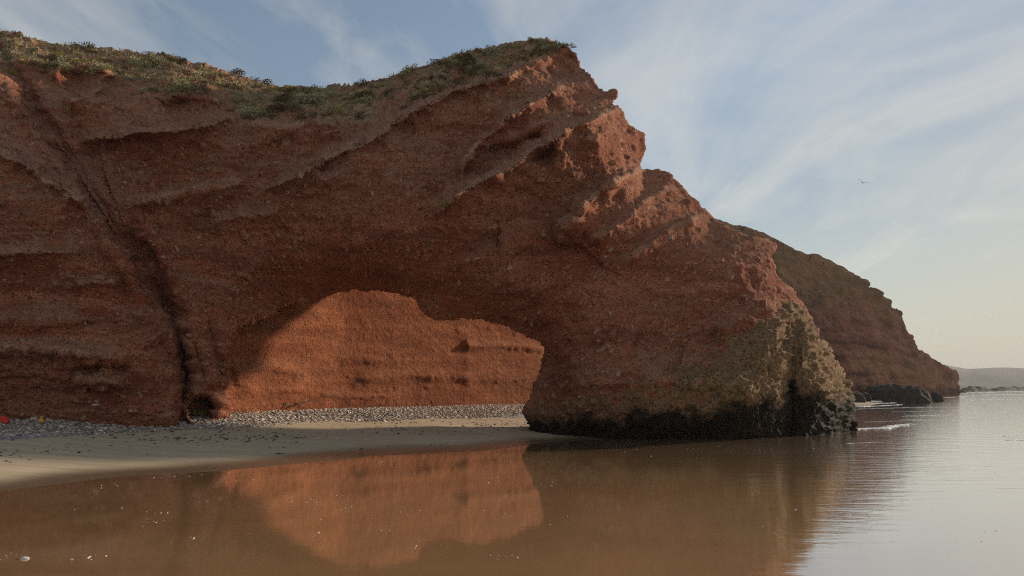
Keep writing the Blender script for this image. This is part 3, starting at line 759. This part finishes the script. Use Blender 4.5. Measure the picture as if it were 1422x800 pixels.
def reef(name, pts, w, h, seed, label):
    P = np.array([on_water(u, v) for u, v in pts]); L = np.concatenate([[0], np.cumsum(np.hypot(*np.diff(P, axis=0).T))])
    n = 220; s = np.linspace(0, L[-1], n); X = np.interp(s, L, P[:, 0]); Yy = np.interp(s, L, P[:, 1])
    m_ = 9; R = []
    nn = fbm(np.stack([s*.06, s*0, s*0+seed], -1), 4, seed); tp = np.minimum(1, np.minimum(s, L[-1]-s)/(L[-1]*.1))
    for j in range(m_):
        f = j/(m_-1)*2-1
        q = np.stack([s*.3, s*0+f*3, s*0+seed], -1)
        R.append(np.stack([X, Yy+f*w, -1+(1+h*(.65+.9*nn)*tp)*(1-abs(f)**2.5)+fbm(q, 3, seed)*h*.35], -1))
    R = np.array(R); idx = np.arange(m_*n).reshape(m_, n); z = np.zeros(m_*n)
    o = add_mesh(name, R.reshape(-1, 3), np.stack([idx[:-1, :-1], idx[:-1, 1:], idx[1:, 1:], idx[1:, :-1]], -1).reshape(-1, 4), mat_dark, dict(veg=z, dust=z, stone=z, tone=z, crust=z, black=z))
    return tag(o, label, 'reef')
reef('reef', [(1338, 543.2), (1365, 542.8), (1388, 542.6)], 9, 3.2, 4, 'low dark rock shelf running out from the headland tip')
reef('reef', [(1375, 541.8), (1400, 541.6), (1440, 541.4), (1500, 541.4)], 12, 3., 9, 'broken line of far rocks in the surf at right horizon')

# BVH of the final rock for putting things on it
dg = bpy.context.evaluated_depsgraph_get()
from mathutils.bvhtree import BVHTree
bv_arch = BVHTree.FromObject(arch, dg); bv_cliff = BVHTree.FromObject(cliffo, dg)
bv_beach = BVHTree.FromObject(add_, dg); bv_bay = BVHTree.FromObject(bay, dg); bv_head = BVHTree.FromObject(head, dg)
CAM = Vector((0, 0, H))
def ray(u, v, trees):
    d = Vector(((u-U0)/F, 1, (V0-v)/F)).normalized(); best = None
    for k, b in trees:
        h = b.ray_cast(CAM, d)
        if h[0] is not None and (best is None or h[3] < best[2]): best = (h[0], h[1], h[3], k)
    return best
ROCK = (('arch', bv_arch), ('cliff', bv_cliff)); ALL = ROCK+(('beach', bv_beach), ('bay', bv_bay))

# the big loose-looking stones set in the arch face: parts of the arch
for (u, v, w, h, seed, lab) in ((807, 158, 22, 12, 21, 'long pinkish block wedged in the upper face'), (851, 131, 14, 13, 22, 'square block jutting from the right edge'), (336, 381, 13, 7, 23, 'pale oval stone in the shaded face'),
                                (310, 173, 9, 6, 24, None), (203, 174, 10, 7, 25, None), (775, 250, 9, 8, 26, None), (750, 250, 12, 8, 27, None), (635, 264, 9, 6, 28, None), (386, 227, 9, 6, 29, None), (638, 186, 8, 6, 30, None),
                                (930, 330, 9, 7, 31, None), (1022, 345, 12, 6, 32, None), (1005, 350, 8, 6, 33, None), (850, 226, 11, 7, 34, None), (828, 245, 9, 6, 35, None), (196, 240, 9, 5, 36, None), (790, 175, 8, 6, 37, None)):
    hit = ray(u, v, ROCK)
    if not hit: hit = ray(u-5, v+3, ROCK)
    if hit:
        s = hit[2]/F*.97
        boulder('embedded_stone', hit[0]+Vector((0, .02, 0)), (w*s/2, w*s*.4, h*s/2), seed, mat_arch, lab, parent=arch if hit[3] == 'arch' else cliffo, segs=28, amp=.18,
                attrs=dict(stone=1., tone=.55+.4*random.random()), box=2.8, yaw=random.uniform(-.4, .4))

# ------------------------------------------------------------------ plants
def shrub_proto(kind, seed, n=420):
    r = np.random.default_rng(seed)
    # leaf sprays spread through a lumpy dome
    cl = r.normal(size=(9, 3)); cl /= np.linalg.norm(cl, axis=1, keepdims=True); cl[:, 2] = np.abs(cl[:, 2])*.7; cl[:, :2] *= .62
    k = r.integers(0, 9, n); d = r.normal(size=(n, 3)); d /= np.linalg.norm(d, axis=1, keepdims=True)
    P = cl[k]+d*(.34*r.random((n, 1))**.4); P[:, 2] = np.maximum(P[:, 2], 0.02)+r.random(n)*.03
    ax = r.normal(size=(n, 3))*.5+P*1.2+np.array([0, 0, .4]); ax /= np.linalg.norm(ax, axis=1, keepdims=True)
    sd = np.cross(ax, r.normal(size=(n, 3))); sd /= np.maximum(np.linalg.norm(sd, axis=1, keepdims=True), 1e-6)
    L = r.uniform(.07, .17, (n, 1)); W = L*r.uniform(.28, .45, (n, 1))
    Q = np.stack([P, P+ax*L*.5+sd*W, P+ax*L, P+ax*L*.5-sd*W], 1).reshape(-1, 3)
    tone = np.repeat(np.clip(.5+r.normal(size=n)*.25+.15*(r.random(9)[k]-.5)*3, 0, 1), 4)
    return Q, np.arange(n*4).reshape(-1, 4), tone
def stems_mesh(seed, n=7):
    r = np.random.default_rng(seed); V = []; Fc = []
    for i in range(n):
        a = r.uniform(0, 6.28); tip = np.array([math.cos(a)*.45, math.sin(a)*.45, r.uniform(.35, .7)]); b = len(V)
        for f, rad in ((0, .03), (.5, .02), (1, .008)):
            c = tip*f+np.array([0, 0, .08*f*(1-f)]); c[2] -= .1*(1-f)
            for q in range(4): V.append(c+rad*np.array([math.cos(q*1.57), math.sin(q*1.57), 0]))
        for lvl in (0, 1):
            for q in range(4): Fc.append((b+lvl*4+q, b+lvl*4+(q+1) % 4, b+lvl*4+4+(q+1) % 4, b+lvl*4+4+q))
    return V, Fc
protos = {}
for i, kind in enumerate(mat_leafs):
    for s in range(2):
        Q, Ff, tn = shrub_proto(kind, 40+i*5+s)
        me = add_mesh('foliage', Q, Ff, mat_leafs[kind], dict(tone=tn), False); sm_v, sm_f = stems_mesh(90+i+s)
        st = add_mesh('stem', sm_v, sm_f, mat_stem)
        protos[(kind, s)] = (me.data, st.data)
        bpy.data.objects.remove(me); bpy.data.objects.remove(st)
def shrub(loc, nrm, size, kind, label, group, flat=.75, var=0, parts=True):
    root = bpy.data.objects.new('shrub', None); col.objects.link(root); root.empty_display_size = .1
    root.location = loc; up = (Vector(nrm)*.5+Vector((0, 0, .7))).normalized()
    q = up.to_track_quat('Z', 'Y'); root.rotation_mode = 'QUATERNION'
    from mathutils import Quaternion
    root.rotation_quaternion = q @ Quaternion((0, 0, 1), random.uniform(0, 6.28))
    root.scale = (size*random.uniform(.9, 1.2), size*random.uniform(.8, 1.1), size*flat)
    tag(root, label, 'shrub', group)
    a = bpy.data.objects.new('foliage', protos[(kind, var)][0]); col.objects.link(a); a.parent = root
    b = bpy.data.objects.new('stem', protos[(kind, var)][1]); col.objects.link(b); b.parent = root
    return root
LAB = {'dark green': 'low dark green cushion shrub on the grassy slope above the cliff', 'pale grey-green': 'rounded pale grey-green shrub on the slope above the cliff',
       'yellow-green': 'bright yellow-green cushion plant on the slope above the cliff', 'dry brown': 'dry brown twiggy bush on the slope above the cliff'}
ex = [p[0] for p in EDGE]; evv = [p[1] for p in EDGE]
tu = [p[0] for p in OUT[1:32]]; tv = [p[1] for p in OUT[1:32]]
count = 0; tries = 0
taken = []
while count < 285 and tries < 9000:
    tries += 1
    u = random.uniform(-20, 790); top = float(np.interp(u, tu[:29], tv[:29])); e = float(np.interp(u, ex, evv))
    rr = random.random()
    v = top+2+(e-top)*(random.random()**1.25)
    if rr < .14: v = e+random.uniform(-6, 10)
    hit = ray(u, v, ROCK)
    if hit is None or hit[1].z < .12: continue
    dens = .5+.5*math.sin(u*.031+v*.05)*math.cos(v*.08-u*.013)
    if random.random() > .45+dens*.6 or hit[2] < 24: continue
    if any(abs(u-a)+abs(v-b) < 5 for a, b in taken): continue
    pk = {0: 'pale grey-green', 1: 'dark green', 2: 'yellow-green', 3: 'dry brown'}
    w = (.5 if 330 < u < 560 else .3, .36 if v < top+12 else .2, .22, .22)
    kind = pk[random.choices(range(4), w)[0]]
    size = random.uniform(.2, .6)*(.75 if kind == 'yellow-green' else 1)*(1.2 if 330 < u < 520 else 1)
    shrub(hit[0]-hit[1]*.05, hit[1], size, kind, LAB[kind], kind+' shrubs on the slope above the cliff', random.uniform(.45, .8), count % 2)
    taken.append((u, v)); count += 1
# plants that stand apart
for (u, v, s, kind, lab) in ((717, 137, .45, 'pale grey-green', 'lone grey-green bush on the bare upper face below the summit'), (733, 143, .28, 'yellow-green', 'small yellowish bush right of the lone one on the upper face'),
                             (130, 195, .2, 'yellow-green', 'bright green tuft at left end of the long pale ledge'), (100, 150, .28, 'yellow-green', 'yellowish tuft on the short ledge by the gully'),
                             (621, 287, .3, 'yellow-green', 'mossy green patch at the lower tip of the long slanting ledge'), (275, 173, .22, 'yellow-green', 'yellowish tuft midway along the long pale ledge'),
                             (37, 150, .3, 'dark green', 'dark tuft on the brow left of the fault gully'), (226, 179, .16, 'yellow-green', 'small tuft left of the middle on the long pale ledge'), (318, 164, .2, 'yellow-green', 'yellowish tuft at right end of the long pale ledge'), (497, 201, .22, 'dry brown', 'brown tuft where the slanting ledge meets the rubble slope'), (470, 208, .18, 'yellow-green', 'small green tuft low on the slanting ledge below the rubble slope'), (612, 136, .2, 'pale grey-green', 'grey tuft high on the slanting ledge near the grassy slope')):
    hit = ray(u, v, ROCK)
    if hit: shrub(hit[0]-hit[1]*.04, hit[1], s, kind, lab, None, .6, 0)
hit = ray(1285, 500, (('h', bv_head),))
if hit: shrub(hit[0]+Vector((0, 2, -.5)), (0, 0, 1), 1.6, 'dark green', 'tiny dark bush alone on the headland ridge near its low end', None, 1.4, 1)

# low grass and creeping cover on the slope: one mass
sel = np.nonzero((veg[:nfront] > .3) & (Nf[:nfront, 2] > .15) & (UV[:nfront, 0] > -60))[0]
n = 16000; pick = rng.choice(sel, n); P = PV[pick]+rng.normal(size=(n, 3))*.04
a = rng.uniform(0, 6.28, n); hgt = rng.uniform(.03, .09, n)*(1+.6*vnoise(P*1.2, 5)); w = hgt*.22
side = np.stack([np.cos(a), np.sin(a), a*0], -1)*w[:, None]
lean = np.stack([rng.normal(size=n)*.5, rng.normal(size=n)*.5, np.ones(n)], -1)*hgt[:, None]
Q = np.stack([P-side-lean*.2, P+side-lean*.2, P+side*.3+lean, P-side*.3+lean], 1).reshape(-1, 3)
mat_grass = leaf_material('dry_grass', (.14, .11, .04), (.42, .34, .16))
g = add_mesh('ground_cover', Q, np.arange(n*4).reshape(-1, 4), mat_grass, dict(tone=np.repeat(np.clip(.5+.4*fbm(P*.8, 3, 8)+rng.normal(size=n)*.15, 0, 1), 4)), False)
tag(g, 'short dry grass and creeping plants covering the slope above the cliff', 'ground cover', kind='stuff')

# ------------------------------------------------------------------ small things at the foot of the cliff
def tube(P, r, segs=6):
    V = []; Fc = []
    for i, p in enumerate(P):
        p = Vector(p); d = (Vector(P[min(i+1, len(P)-1)])-Vector(P[max(i-1, 0)])).normalized(); q = d.to_track_quat('Z', 'Y'); rr = r[i] if hasattr(r, '__len__') else r
        for k in range(segs):
            V.append(tuple(p+q @ Vector((math.cos(k*2*math.pi/segs)*rr, math.sin(k*2*math.pi/segs)*rr, 0))))
    for i in range(len(P)-1):
        for k in range(segs):
            Fc.append((i*segs+k, i*segs+(k+1) % segs, (i+1)*segs+(k+1) % segs, (i+1)*segs+k))
    return V, Fc
mat_drift = plain('driftwood', (.33, .26, .17))
mat_reed = leaf_material('dry_reed', (.25, .17, .05), (.55, .42, .12))
def driftwood(u, v, L, seed, label):
    hit = ray(u, v, ALL)
    if not hit: return
    r = random.Random(seed); root = bpy.data.objects.new('driftwood', None); col.objects.link(root); root.location = hit[0]
    tag(root, label, 'driftwood'); an = r.uniform(-.3, .3)
    P = [(math.cos(an)*L*(f-.5), math.sin(an)*L*(f-.5), .06+.22*f+.05*math.sin(f*5+seed)) for f in np.linspace(0, 1, 9)]
    V, Fc = tube(P, [.05*(1-.6*f) for f in np.linspace(0, 1, 9)]); add_mesh('trunk', V, Fc, mat_drift, parent=root)
    for k in range(5):
        f = r.uniform(.2, .9); b = Vector(P[int(f*8)]); e = b+Vector((r.uniform(-.3, .45), r.uniform(-.2, .2), r.uniform(.05, .3)))*L*.6
        V, Fc = tube([b, (b+e)/2+Vector((0, 0, .04)), e], [.025, .017, .007]); add_mesh('branch', V, Fc, mat_drift, parent=root)
driftwood(412, 566, 1.5, 3, 'pale forked driftwood branch on the gravel below the sunlit cliff')
driftwood(396, 569, .8, 6, 'shorter driftwood stick just left of the forked branch')
# heap of yellow dry reeds in the cave mouth
hit = ray(272, 577, ALL)
if hit:
    n = 520; c = hit[0]
    X = rng.normal(size=n)*.42; Yy = rng.normal(size=n)*.3-.1; b = np.stack([c.x+X, c.y+Yy, c.z+.02+rng.random(n)*.16*np.exp(-(X/.5)**2)], -1)
    a = rng.uniform(0, 6.28, n); dr = np.stack([np.cos(a), np.sin(a), rng.uniform(0, .7, n)], -1)*rng.uniform(.12, .35, n)[:, None]; s = np.stack([-np.sin(a), np.cos(a), a*0+.3], -1)*.011
    Q = np.stack([b-s, b+s, b+dr+s*.4, b+dr-s*.4], 1).reshape(-1, 3)
    tag(add_mesh('reed_heap', Q, np.arange(n*4).reshape(-1, 4), mat_reed, dict(tone=np.repeat(rng.random(n), 4)), False), 'heap of yellow dry reeds washed into the small cave mouth', 'reeds', kind='stuff')
# orange float: round body with a moulded ring and a rope eye
mat_or = plain('orange_plastic', (.75, .30, .05), .45, .12); mat_rd = plain('red_cloth', (.6, .035, .02), .8, .25, 20); mat_wh = plain('white_plastic', (.7, .68, .62), .5, .1)
hit = ray(59, 587, ALL)
if hit:
    root = bpy.data.objects.new('buoy', None); col.objects.link(root); root.location = hit[0]+Vector((0, -.05, .06)); tag(root, 'small round orange fishing float at foot of the left cliff', 'float')
    prof = [(.001, -.085), (.03, -.082), (.06, -.06), (.08, -.02), (.088, -.006), (.088, .006), (.08, .02), (.06, .06), (.03, .08), (.018, .09), (.018, .105), (.001, .107)]
    V = [(r*math.cos(k*math.pi/10), r*math.sin(k*math.pi/10), z) for r, z in prof for k in range(20)]
    Fc = [(i*20+k, i*20+(k+1) % 20, (i+1)*20+(k+1) % 20, (i+1)*20+k) for i in range(len(prof)-1) for k in range(20)]
    add_mesh('float_body', V, Fc, mat_or, parent=root)
    V, Fc = tube([(.03*math.cos(t), 0, .11+.03*math.sin(t)) for t in np.linspace(-.4, 3.6, 12)], .008); add_mesh('rope_eye', V, Fc, mat_wh, parent=root)
hit = ray(7, 586, ALL)
if hit:
    th = np.linspace(0, 2*np.pi, 48, endpoint=False); V = []; R = 14
    for j in range(R):
        f = j/(R-1)
        for t in th:
            rad = math.sin(min(1, f*1.02)*math.pi/2)
            V.append((math.cos(t)*rad*.30*(1+.18*math.sin(3*t+f*4)+.07*math.sin(9*t)), math.sin(t)*rad*.2*(1+.15*math.sin(5*t)), (1-f**1.6)*.17*(1+.25*math.sin(2*t+1))+.03*math.sin(7*t+f*9)*f))
    Fc = [(j*48+k, j*48+(k+1) % 48, (j+1)*48+(k+1) % 48, (j+1)*48+k) for j in range(R-1) for k in range(48)]
    o = add_mesh('cloth_bundle', V, np.array(Fc)[:, ::-1], mat_rd); o.location = hit[0]+Vector((0, -.2, .0)); tag(o, 'crumpled red cloth bundle on the gravel at left edge of the beach', 'cloth')
for (u, v, s, sd_, lab) in ((16, 605, .13, 51, 'whitish flat stone near the left end of the gravel'), (47, 581, .12, 53, 'thin pale slab lying at the cliff foot above the gravel'), (133, 562, .13, 54, 'grey rounded stone stuck low in the left cliff'),
                            (483, 597, .07, 55, 'single white cobble on the sand at edge of the shade'), (34, 776, .05, 56, 'small pale pebble standing out of the water at lower left')):
    hit = ray(u, v, ALL)
    if v > 700: Yy = H*F/(v-V0); pos = Vector(((u-U0)/F*Yy, Yy, 0.004))
    elif hit: pos = hit[0]
    else: continue
    o = boulder('stone', pos, (s, s*.7, s*.42), sd_, mat_gravel, lab, 'stone', segs=24, amp=.2, attrs=dict(tone=.9 if sd_ != 54 else .5))

# ------------------------------------------------------------------ gull
def gull(u, v, Yy, span):
    c = at(u, v, Yy); V = []; Fc = []
    # body rings along the flight direction (local x), one closed surface with wings grown from its flanks
    prof = [(-.26, .004, .02), (-.2, .035, .012), (-.12, .045, .03), (0, .06, .055), (.1, .05, .05), (.15, .034, .034), (.19, .034, .034), (.22, .02, .02), (.25, .008, .008), (.275, .002, .002)]
    for x, ry, rz in prof:
        for k in range(10):
            a = k*2*math.pi/10; V.append((x, ry*math.cos(a), rz*math.sin(a)+(.015 if x > .1 else 0)))
    for i in range(len(prof)-1):
        for k in range(10): Fc.append((i*10+k, i*10+(k+1) % 10, (i+1)*10+(k+1) % 10, (i+1)*10+k))
    for sgn in (-1, 1):
        st = [(.0, .0, .2, .03), (.18, .13, .2, .02), (.36, .2, .18, .0), (.52, .18, .13, -.05), (.66, .11, .05, -.12)]
        b = len(V)
        for y, z, ch, off in st:
            for fx, th in ((.5, 0), (.1, .012), (-.5, .0), (.1, -.006)):
                V.append((off+ch*fx, sgn*(y+.03), z+th+.01))
        for i in range(len(st)-1):
            for k in range(4):
                q = (b+i*4+k, b+i*4+(k+1) % 4, b+(i+1)*4+(k+1) % 4, b+(i+1)*4+k); Fc.append(q if sgn > 0 else q[::-1])
        Fc.append((b+16, b+17, b+18, b+19))
    me = add_mesh('gull', np.array(V)*span/1.35, Fc, plain('gull_plumage', (.025, .028, .035), .8))
    me.location = c; me.rotation_euler = (math.radians(22), math.radians(-22), math.radians(78))
    return tag(me, 'dark gull gliding with raised wings alone in the sky at right', 'gull')
gull(1198, 254, 62, 1.1)

# ------------------------------------------------------------------ haze
mh = bpy.data.materials.new('sea_haze'); mh.use_nodes = True; mh.node_tree.nodes.clear()
o_ = mh.node_tree.nodes.new('ShaderNodeOutputMaterial'); pv = mh.node_tree.nodes.new('ShaderNodeVolumePrincipled')
pv.inputs['Color'].default_value = (.92, .93, .95, 1); pv.inputs['Density'].default_value = .00018; pv.inputs['Anisotropy'].default_value = 0
mh.node_tree.links.new(pv.outputs[0], o_.inputs['Volume'])
USE_HAZE = True
if USE_HAZE:
    b = 6500; z0, z1 = -8, 120
    V = [(x, y, z) for z in (z0, z1) for x, y in ((-b, -b), (b, -b), (b, b), (-b, b))]
    hz = add_mesh('haze', V, [(0, 3, 2, 1), (4, 5, 6, 7), (0, 1, 5, 4), (1, 2, 6, 5), (2, 3, 7, 6), (3, 0, 4, 7)], mh, None, False)
    tag(hz, 'thin pale sea haze that softens the headland and hills', 'haze', kind='stuff')

# ------------------------------------------------------------------ sky, sun, camera
AZ, EL = math.radians(60), math.radians(17.5)
w = bpy.data.worlds.new('World'); scene.world = w; w.use_nodes = True
t = w.node_tree; t.nodes.clear()
def wn(ty, **kw):
    nd = t.nodes.new(ty)
    for k, v in kw.items(): setattr(nd, k, v)
    return nd
L = t.links.new
sky = wn('ShaderNodeTexSky', sky_type='NISHITA', sun_disc=False, sun_elevation=EL, sun_rotation=AZ, air_density=1.15, dust_density=.6, ozone_density=1.2)
tc = wn('ShaderNodeTexCoord'); sep = wn('ShaderNodeSeparateXYZ'); L(tc.outputs['Generated'], sep.inputs[0])
zc_ = wn('ShaderNodeMath', operation='ADD'); zc_.inputs[1].default_value = .12; L(sep.outputs[2], zc_.inputs[0])
zm = wn('ShaderNodeMath', operation='MAXIMUM'); zm.inputs[1].default_value = .05; L(zc_.outputs[0], zm.inputs[0])
dv = wn('ShaderNodeVectorMath', operation='DIVIDE'); cmb = wn('ShaderNodeCombineXYZ')
for k in range(3): L(zm.outputs[0], cmb.inputs[k])
L(tc.outputs['Generated'], dv.inputs[0]); L(cmb.outputs[0], dv.inputs[1])
def cloud(rot, sc, scale, det, dist, seed):
    mp = wn('ShaderNodeMapping'); mp.inputs['Rotation'].default_value = (0, 0, math.radians(rot)); mp.inputs['Scale'].default_value = sc; mp.inputs['Location'].default_value = (seed, seed*.7, 0)
    L(dv.outputs[0], mp.inputs['Vector'])
    nz_ = wn('ShaderNodeTexNoise'); nz_.inputs['Scale'].default_value = scale; nz_.inputs['Detail'].default_value = det; nz_.inputs['Roughness'].default_value = .58; nz_.inputs['Distortion'].default_value = dist
    L(mp.outputs[0], nz_.inputs['Vector']); return nz_.outputs['Fac']
c1 = cloud(30, (1., .4, 1), 1.9, 9, 1.5, 7.3); c2 = cloud(10, (1., .5, 1), .75, 6, 1.4, 3.3)
mm = wn('ShaderNodeMath', operation='MULTIPLY_ADD'); L(c1, mm.inputs[0]); mm.inputs[1].default_value = .6; 
m2 = wn('ShaderNodeMath', operation='MULTIPLY'); L(c2, m2.inputs[0]); m2.inputs[1].default_value = .55; L(m2.outputs[0], mm.inputs[2])
cr = wn('ShaderNodeValToRGB'); cr.color_ramp.elements[0].position = .51; cr.color_ramp.elements[0].color = (0, 0, 0, 1); cr.color_ramp.elements[1].position = .74; cr.color_ramp.elements[1].color = (1, 1, 1, 1)
L(mm.outputs[0], cr.inputs[0])
# thicker veil low in the sky
lo = wn('ShaderNodeMapRange'); lo.inputs[1].default_value = .30; lo.inputs[2].default_value = .0; lo.inputs[3].default_value = .0; lo.inputs[4].default_value = 1.1; L(sep.outputs[2], lo.inputs[0])
cf = wn('ShaderNodeMath', operation='MAXIMUM'); L(cr.outputs[0], cf.inputs[0]); L(lo.outputs[0], cf.inputs[1])
cs = wn('ShaderNodeMath', operation='MULTIPLY'); cs.inputs[1].default_value = .55; L(cf.outputs[0], cs.inputs[0])
mx = wn('ShaderNodeMix', data_type='RGBA'); L(cs.outputs[0], mx.inputs[0]); sc_ = wn('ShaderNodeSeparateColor'); L(sky.outputs[0], sc_.inputs[0])
m_a = wn('ShaderNodeMath', operation='MAXIMUM'); L(sc_.outputs[0], m_a.inputs[0]); L(sc_.outputs[1], m_a.inputs[1])
m_b = wn('ShaderNodeMath', operation='MAXIMUM'); L(m_a.outputs[0], m_b.inputs[0]); L(sc_.outputs[2], m_b.inputs[1])
m_c = wn('ShaderNodeMath', operation='DIVIDE'); m_c.inputs[0].default_value = 4.7; L(m_b.outputs[0], m_c.inputs[1])
m_d = wn('ShaderNodeMath', operation='MINIMUM'); m_d.inputs[0].default_value = 1.; L(m_c.outputs[0], m_d.inputs[1])
cap = wn('ShaderNodeVectorMath', operation='SCALE'); L(sky.outputs[0], cap.inputs[0]); L(m_d.outputs[0], cap.inputs['Scale'])
mu = wn('ShaderNodeMix', data_type='RGBA'); mu.inputs[0].default_value = .18; L(cap.outputs[0], mu.inputs[6]); mu.inputs[7].default_value = (2.6, 2.75, 2.95, 1); L(mu.outputs[2], mx.inputs[6])
mx.inputs[7].default_value = (6.0, 5.8, 5.2, 1)
dk = wn('ShaderNodeMix', data_type='RGBA', blend_type='DARKEN'); dk.inputs[0].default_value = 1; L(mx.outputs[2], dk.inputs[6]); dk.inputs[7].default_value = (6.2, 6.1, 5.6, 1)
bg = wn('ShaderNodeBackground'); bg.inputs[1].default_value = .078; L(dk.outputs[2], bg.inputs[0])
wo = wn('ShaderNodeOutputWorld'); L(bg.outputs[0], wo.inputs[0])

sun = bpy.data.lights.new('sun', 'SUN'); sun.energy = 3.2; sun.angle = math.radians(4); sun.color = (1., .84, .66)
so = bpy.data.objects.new('sun', sun); col.objects.link(so)
Sd = Vector((math.sin(AZ)*math.cos(EL), math.cos(AZ)*math.cos(EL), math.sin(EL)))
so.rotation_mode = 'QUATERNION'; so.rotation_quaternion = Sd.to_track_quat('Z', 'Y'); so.location = (60, 10, 60)

cam = bpy.data.cameras.new('camera'); co_ = bpy.data.objects.new('camera', cam); col.objects.link(co_)
cam.sensor_width = 36; cam.lens = 36*F/1422; cam.shift_y = (V0-400)/1422; cam.clip_end = 20000; cam.clip_start = .1
co_.location = (0, 0, H); co_.rotation_euler = (math.radians(90), 0, 0)
scene.camera = co_
scene.view_settings.view_transform = 'Standard'; scene.view_settings.look = 'None'; scene.view_settings.gamma = 1; scene.view_settings.use_curve_mapping = False
scene.view_settings.exposure = 0.72
scene.render.engine = 'CYCLES'
cy = scene.cycles; cy.max_bounces = 6; cy.diffuse_bounces = 3; cy.glossy_bounces = 3; cy.volume_bounces = 0; cy.use_denoising = False; cy.sample_clamp_indirect = 3.0; cy.denoising_prefilter = 'ACCURATE'; cy.pixel_filter_type = 'BLACKMAN_HARRIS'; cy.filter_width = 1.1
cy.use_adaptive_sampling = False; cy.volume_step_rate = 4; cy.volume_max_steps = 64
